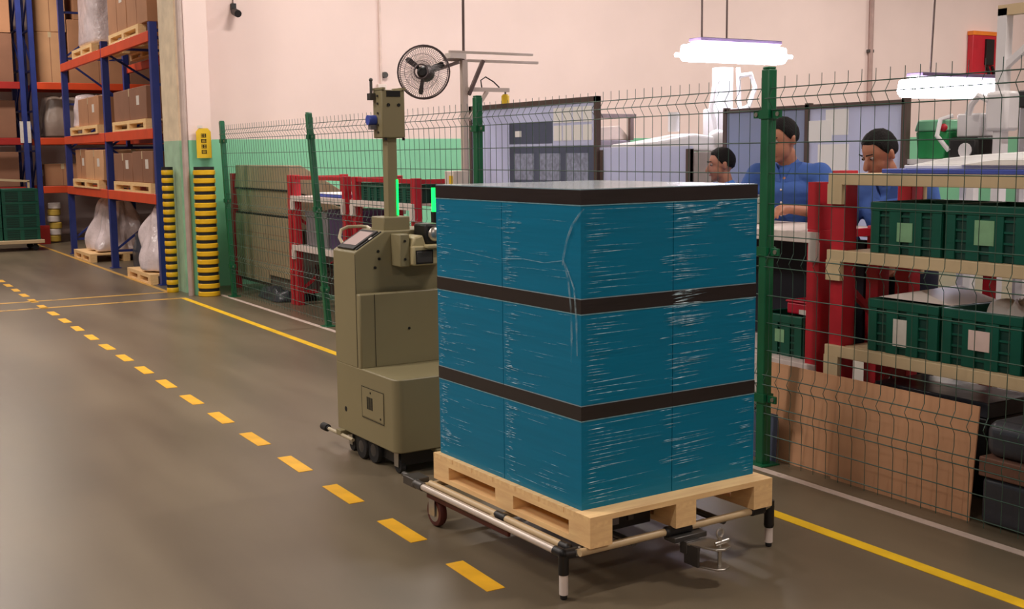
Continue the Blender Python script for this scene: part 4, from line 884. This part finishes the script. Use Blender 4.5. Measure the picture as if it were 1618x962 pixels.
MB().box(.0, .22, -.16, -.12, .62, 1.08).build('fitting', M_BLACK, t); MB().tube([(.05, -.14, .6), (.1, -.15, .5), (.14, -.15, .36)], .03, 6).tube([(.2, -.14, .6), (.24, -.15, .5), (.28, -.15, .36)], .03, 6).build('strap', M_BLACK, t)

# ------------------------------------------------------------------ people
def remesh(mb, name, m, voxel, parent, smooth=6):
    me = mb.mesh(name + '_src', m, False); o = bpy.data.objects.new(name, me); C.objects.link(o)
    md = o.modifiers.new('r', 'REMESH'); md.mode = 'VOXEL'; md.voxel_size = voxel
    sm = o.modifiers.new('s', 'SMOOTH'); sm.factor = .5; sm.iterations = smooth
    dg = bpy.context.evaluated_depsgraph_get(); e = o.evaluated_get(dg); new = bpy.data.meshes.new_from_object(e)
    o.modifiers.clear(); o.data = new; bpy.data.meshes.remove(me); new.name = name
    if not new.materials: new.materials.append(m)
    for p in new.polygons: p.use_smooth = True
    o.parent = parent; return o
def limb(mb, pts, rs, n=12):
    """tapered chain with rounded joints"""
    P = [Vector(p) for p in pts]
    for i, p in enumerate(P): mb.sphere(p, rs[i], n, 8)
    for i in range(len(P) - 1): mb.tube([P[i], P[i + 1]], [rs[i], rs[i + 1]], n)
HT = ((0, .60), (.8, .55), (1.1, .1), (1.35, -.25), (1.6, -.30), (1.9, -.5), (3.15, -.78))
def lerp_tab(p):
    for (a, b), (c, d) in zip(HT[:-1], HT[1:]):
        if p <= c: return b + (d - b) * (p - a) / (c - a)
    return HT[-1][1]
def person(label, loc, rz, lean, headpitch, headyaw, hands, shirt, scale=1.0, fist=.6, objhold=None):
    """local frame: facing -y; hands: (elbow, wrist, palm direction) for right (-x) and left (+x) side in local metres"""
    t = thing('person', label, 'person', loc, rz); t.scale = (scale,) * 3
    Rl = Matrix.Translation((0, 0, .95)) @ Matrix.Rotation(lean, 4, 'X') @ Matrix.Translation((0, 0, -.95))
    up = lambda v: Rl @ Vector(v)
    neck = up((0, .0, 1.50)); hc = neck + Vector((0, -.02, .14)); 
    Rh = Matrix.Translation(neck) @ Matrix.Rotation(headyaw, 4, 'Z') @ Matrix.Rotation(headpitch, 4, 'X') @ Matrix.Translation(-neck)
    H = lambda x, y, z: Rh @ (hc + Vector((x, y, z)))
    sk = MB()
    # head: cranium, jaw, nose, ears, neck
    for (c, r, sc) in (((0, .015, .03), .098, (.80, 1.0, .98)), ((0, -.018, -.03), .075, (.84, 1.0, 1.15)), ((0, -.055, -.085), .035, (1, .9, .8))):
        T = Rh @ Matrix.Translation(hc + Vector(c)) @ Matrix.Diagonal((r * sc[0], r * sc[1], r * sc[2], 1))
        sk.lathe([(math.sin(math.pi * i / 10), -math.cos(math.pi * i / 10)) for i in range(11)], 18, T)
    limb(sk, [H(0, -.088, .015), H(0, -.11, -.025)], [.012, .017], 8)
    for s in (-1, 1): limb(sk, [H(s * .08, .015, .015), H(s * .083, .015, -.02)], [.018, .012], 8)
    limb(sk, [up((0, .02, 1.42)), H(0, .015, -.08)], [.062, .056])
    # torso core, legs
    limb(sk, [(0, 0, .95), up((0, .0, 1.15)), up((0, .0, 1.33))], [.12, .115, .13]); limb(sk, [up((-.15, 0, 1.42)), up((.15, 0, 1.42))], [.07, .07])
    feet = []
    for s in (-1, 1):
        limb(sk, [(s * .09, 0, .93), (s * .10, -.01, .50), (s * .105, .02, .09)], [.085, .058, .042]); limb(sk, [(s * .105, .03, .05), (s * .11, -.12, .035)], [.04, .034])
    arms = []
    for s, (el, wr, pd) in zip((-1, 1), hands):
        sh = up((s * .185, 0, 1.43)); el = Vector(el); wr = Vector(wr); pd = Vector(pd).normalized(); arms.append((sh, el, wr))
        limb(sk, [sh, el, wr], [.052, .04, .027])
        pc = wr + pd * .085; limb(sk, [wr, wr + pd * .045, pc], [.026, .033, .03])
        side_ = pd.cross(Vector((0, 0, 1))).normalized(); dn = Vector((0, 0, -1))
        for q in range(4):
            b = pc + side_ * (q - 1.5) * .019; ln = (.030, .036, .033, .026)[q]
            p1 = b + pd * ln + dn * .006; p2 = p1 + pd * ln * .7 * (1 - fist * .5) + dn * ln * .7 * fist; p3 = p2 + pd * ln * .4 * (1 - fist) + dn * ln * .7
            limb(sk, [b, p1, p2, p3], [.0105, .0098, .009, .008], 8)
        th = wr + pd * .03 - side_ * s * .028 * -1; tdir = (pd + side_ * s * .9 + dn * .3).normalized()
        limb(sk, [th, th + tdir * .035, th + tdir * .035 + (pd + dn * .3).normalized() * .032], [.014, .0115, .009], 8)
    remesh(sk, 'body', M_SKIN, .0075, t, 4)
    # face
    for s in (-1, 1):
        MB().sphere(H(s * .032, -.076, .018), .0105, 10, 6).build('eye', mat('eye_white', (150, 132, 124), .5), t); MB().sphere(H(s * .032, -.0835, .018), .0055, 8, 6).build('iris', M_HAIR, t)
        limb_b = MB(); limb(limb_b, [H(s * .016, -.092, .042), H(s * .05, -.08, .044)], [.0045, .003], 6); limb_b.build('eyebrow', M_HAIR, t)
    mo = MB(); limb(mo, [H(-.022, -.087, -.06), H(0, -.093, -.06), H(.022, -.087, -.06)], [.004, .006, .004], 6); mo.build('mouth', mat('lip', (160, 92, 82), .5), t)
    # hair cap
    hb = MB(); n = 28; k = 16; vs = []; idx = {}; fs = []
    for i in range(k + 1):
        for j in range(n):
            th = math.pi * i / k; a = 2 * math.pi * j / n; x = math.sin(th) * math.cos(a); y = math.sin(th) * math.sin(a); z = math.cos(th)
            front = -y; ph = abs(math.atan2(x, -y)); low = lerp_tab(ph)
            zz = max(z, low); q = 1.0 + .05 * noise.noise(Vector((x * 6, y * 6, z * 6))); sq = math.sqrt(max(0, 1 - zz * zz)) / max(1e-3, math.hypot(x, y)) if z < low else 1
            rr_ = .105 if z >= low + .12 else (.0955 + .0095 * max(0, (z - low) / .12))
            vs.append(H(x * sq * rr_ * .84 * q, .018 + y * sq * rr_ * 1.02 * q, .033 + zz * rr_ * 1.02 * q))
    for i in range(k):
        for j in range(n): fs.append((i * n + j, i * n + (j + 1) % n, (i + 1) * n + (j + 1) % n, (i + 1) * n + j))
    hb.add(vs, fs); hb.build('hair', M_HAIR, t)
    # shirt
    sb = MB()
    for (a, b, ra, rb, sx) in (((0, 0, .90), (0, 0, 1.12), .135, .13, 1.28), ((0, 0, 1.12), (0, -.005, 1.33), .13, .145, 1.28)):
        for f in range(6):
            p = up(Vector(a).lerp(Vector(b), f / 5)); r = ra + (rb - ra) * f / 5
            T = Matrix.Translation(p) @ Matrix.Diagonal((r * sx, r, r * .7, 1)); sb.lathe([(math.sin(math.pi * i / 8), -math.cos(math.pi * i / 8)) for i in range(9)], 18, T)
    limb(sb, [up((-.16, 0, 1.415)), up((0, .01, 1.425)), up((.16, 0, 1.415))], [.078, .092, .078]); limb(sb, [up((0, .015, 1.44)), up((0, .01, 1.475))], [.078, .07])
    for sh, el, wr in arms: limb(sb, [sh, sh.lerp(el, .55), el, el.lerp(wr, .30)], [.075, .066, .06, .054])
    remesh(sb, 'shirt', shirt, .011, t, 5)
    cb = MB()
    for s in (-1, 1): cb.add([up((s * .012, -.105, 1.40)), up((s * .085, -.075, 1.405)), up((s * .082, -.02, 1.50)), up((s * .05, -.062, 1.50)), up((s * .012, -.115, 1.402)), up((s * .09, -.085, 1.405)), up((s * .088, -.02, 1.508)), up((s * .052, -.072, 1.505))], [(0, 1, 2, 3), (7, 6, 5, 4), (0, 4, 5, 1), (1, 5, 6, 2), (2, 6, 7, 3), (3, 7, 4, 0)])
    cb.build('collar', shirt, t)
    for q in range(5): MB().sphere(up((0, -.142 - .004 * (q < 3), 1.36 - q * .075)), .007, 8, 6).build('button', M_WHITEP, t)
    tr = MB(); limb(tr, [(0, 0, .93), (0, 0, .99)], [.15, .145])
    for s in (-1, 1): limb(tr, [(s * .085, 0, .92), (s * .10, -.01, .50), (s * .105, .02, .10)], [.105, .08, .072])
    remesh(tr, 'trousers', M_TROUS, .013, t, 4)
    for s in (-1, 1):
        sb2 = MB(); limb(sb2, [(s * .105, .04, .055), (s * .108, -.05, .05), (s * .11, -.13, .042)], [.05, .05, .04], 10); sb2.box(s * .108 - .045, s * .108 + .045, -.16, .085, 0, .022); remesh(sb2, 'shoe', M_BLACK, .009, t, 2)
    return t
# first worker: stands at the white work stand, face turned down to his left-hand side of the picture
person('person in a blue shirt standing at the white stand, looking down at a grey part', (5.11, 5.23, 0), math.radians(-62), .10, .30, -.45,
       (((-.27, -.16, 1.22), (-.10, -.34, 1.245), (.35, -.9, -.05)), ((.29, -.12, 1.20), (.10, -.34, 1.24), (-.35, -.9, -.05))), M_SHIRT, 1.02)
person('person in a blue shirt bending down behind the crate rack', (5.22, 4.44, 0), math.radians(-75), .42, .45, -.35,
       (((-.27, -.22, 1.14), (-.10, -.20, .98), (.6, -.6, -.4)), ((.27, -.22, 1.14), (.10, -.20, .98), (-.6, -.6, -.4))), M_SHIRT, 1.0)
person('person in a pale blue shirt farther back beside the white press', (5.66, 6.37, 0), math.radians(-105), .12, .15, -.2,
       (((-.26, -.12, 1.12), (-.10, -.20, 1.0), (.6, -.6, -.4)), ((.26, -.12, 1.12), (.10, -.20, 1.0), (-.6, -.6, -.4))), M_SHIRTP, .92)
t = thing('grey_part', 'grey boxy part held by the worker at the white stand', 'part', (4.64, 5.06, 1.188), .3)
MB().box(-.05, .05, -.07, .07, 0, .15).build('body', mat('pale_grey_green', (150, 158, 150), .5), t, bevel=.01); MB().box(-.055, -.05, -.05, .05, .03, .1).build('face_plate', M_LABELW, t); MB().box(-.03, .03, -.05, .05, .15, .165).build('lid', M_GREY, t, bevel=.004)
t = thing('white_cup', 'small white cup at the corner of the work stand', 'cup', (4.5, 4.42, 1.187)); MB().lathe([(.025, 0), (.036, .01), (.04, .06), (.036, .06), (.03, .015), (.0, .012)], 18).build('bowl', M_WHITEP, t); MB().tube([(.036, 0, .05), (.06, 0, .045), (.055, 0, .02), (.034, 0, .015)], .005, 6).build('handle', M_WHITEP, t)
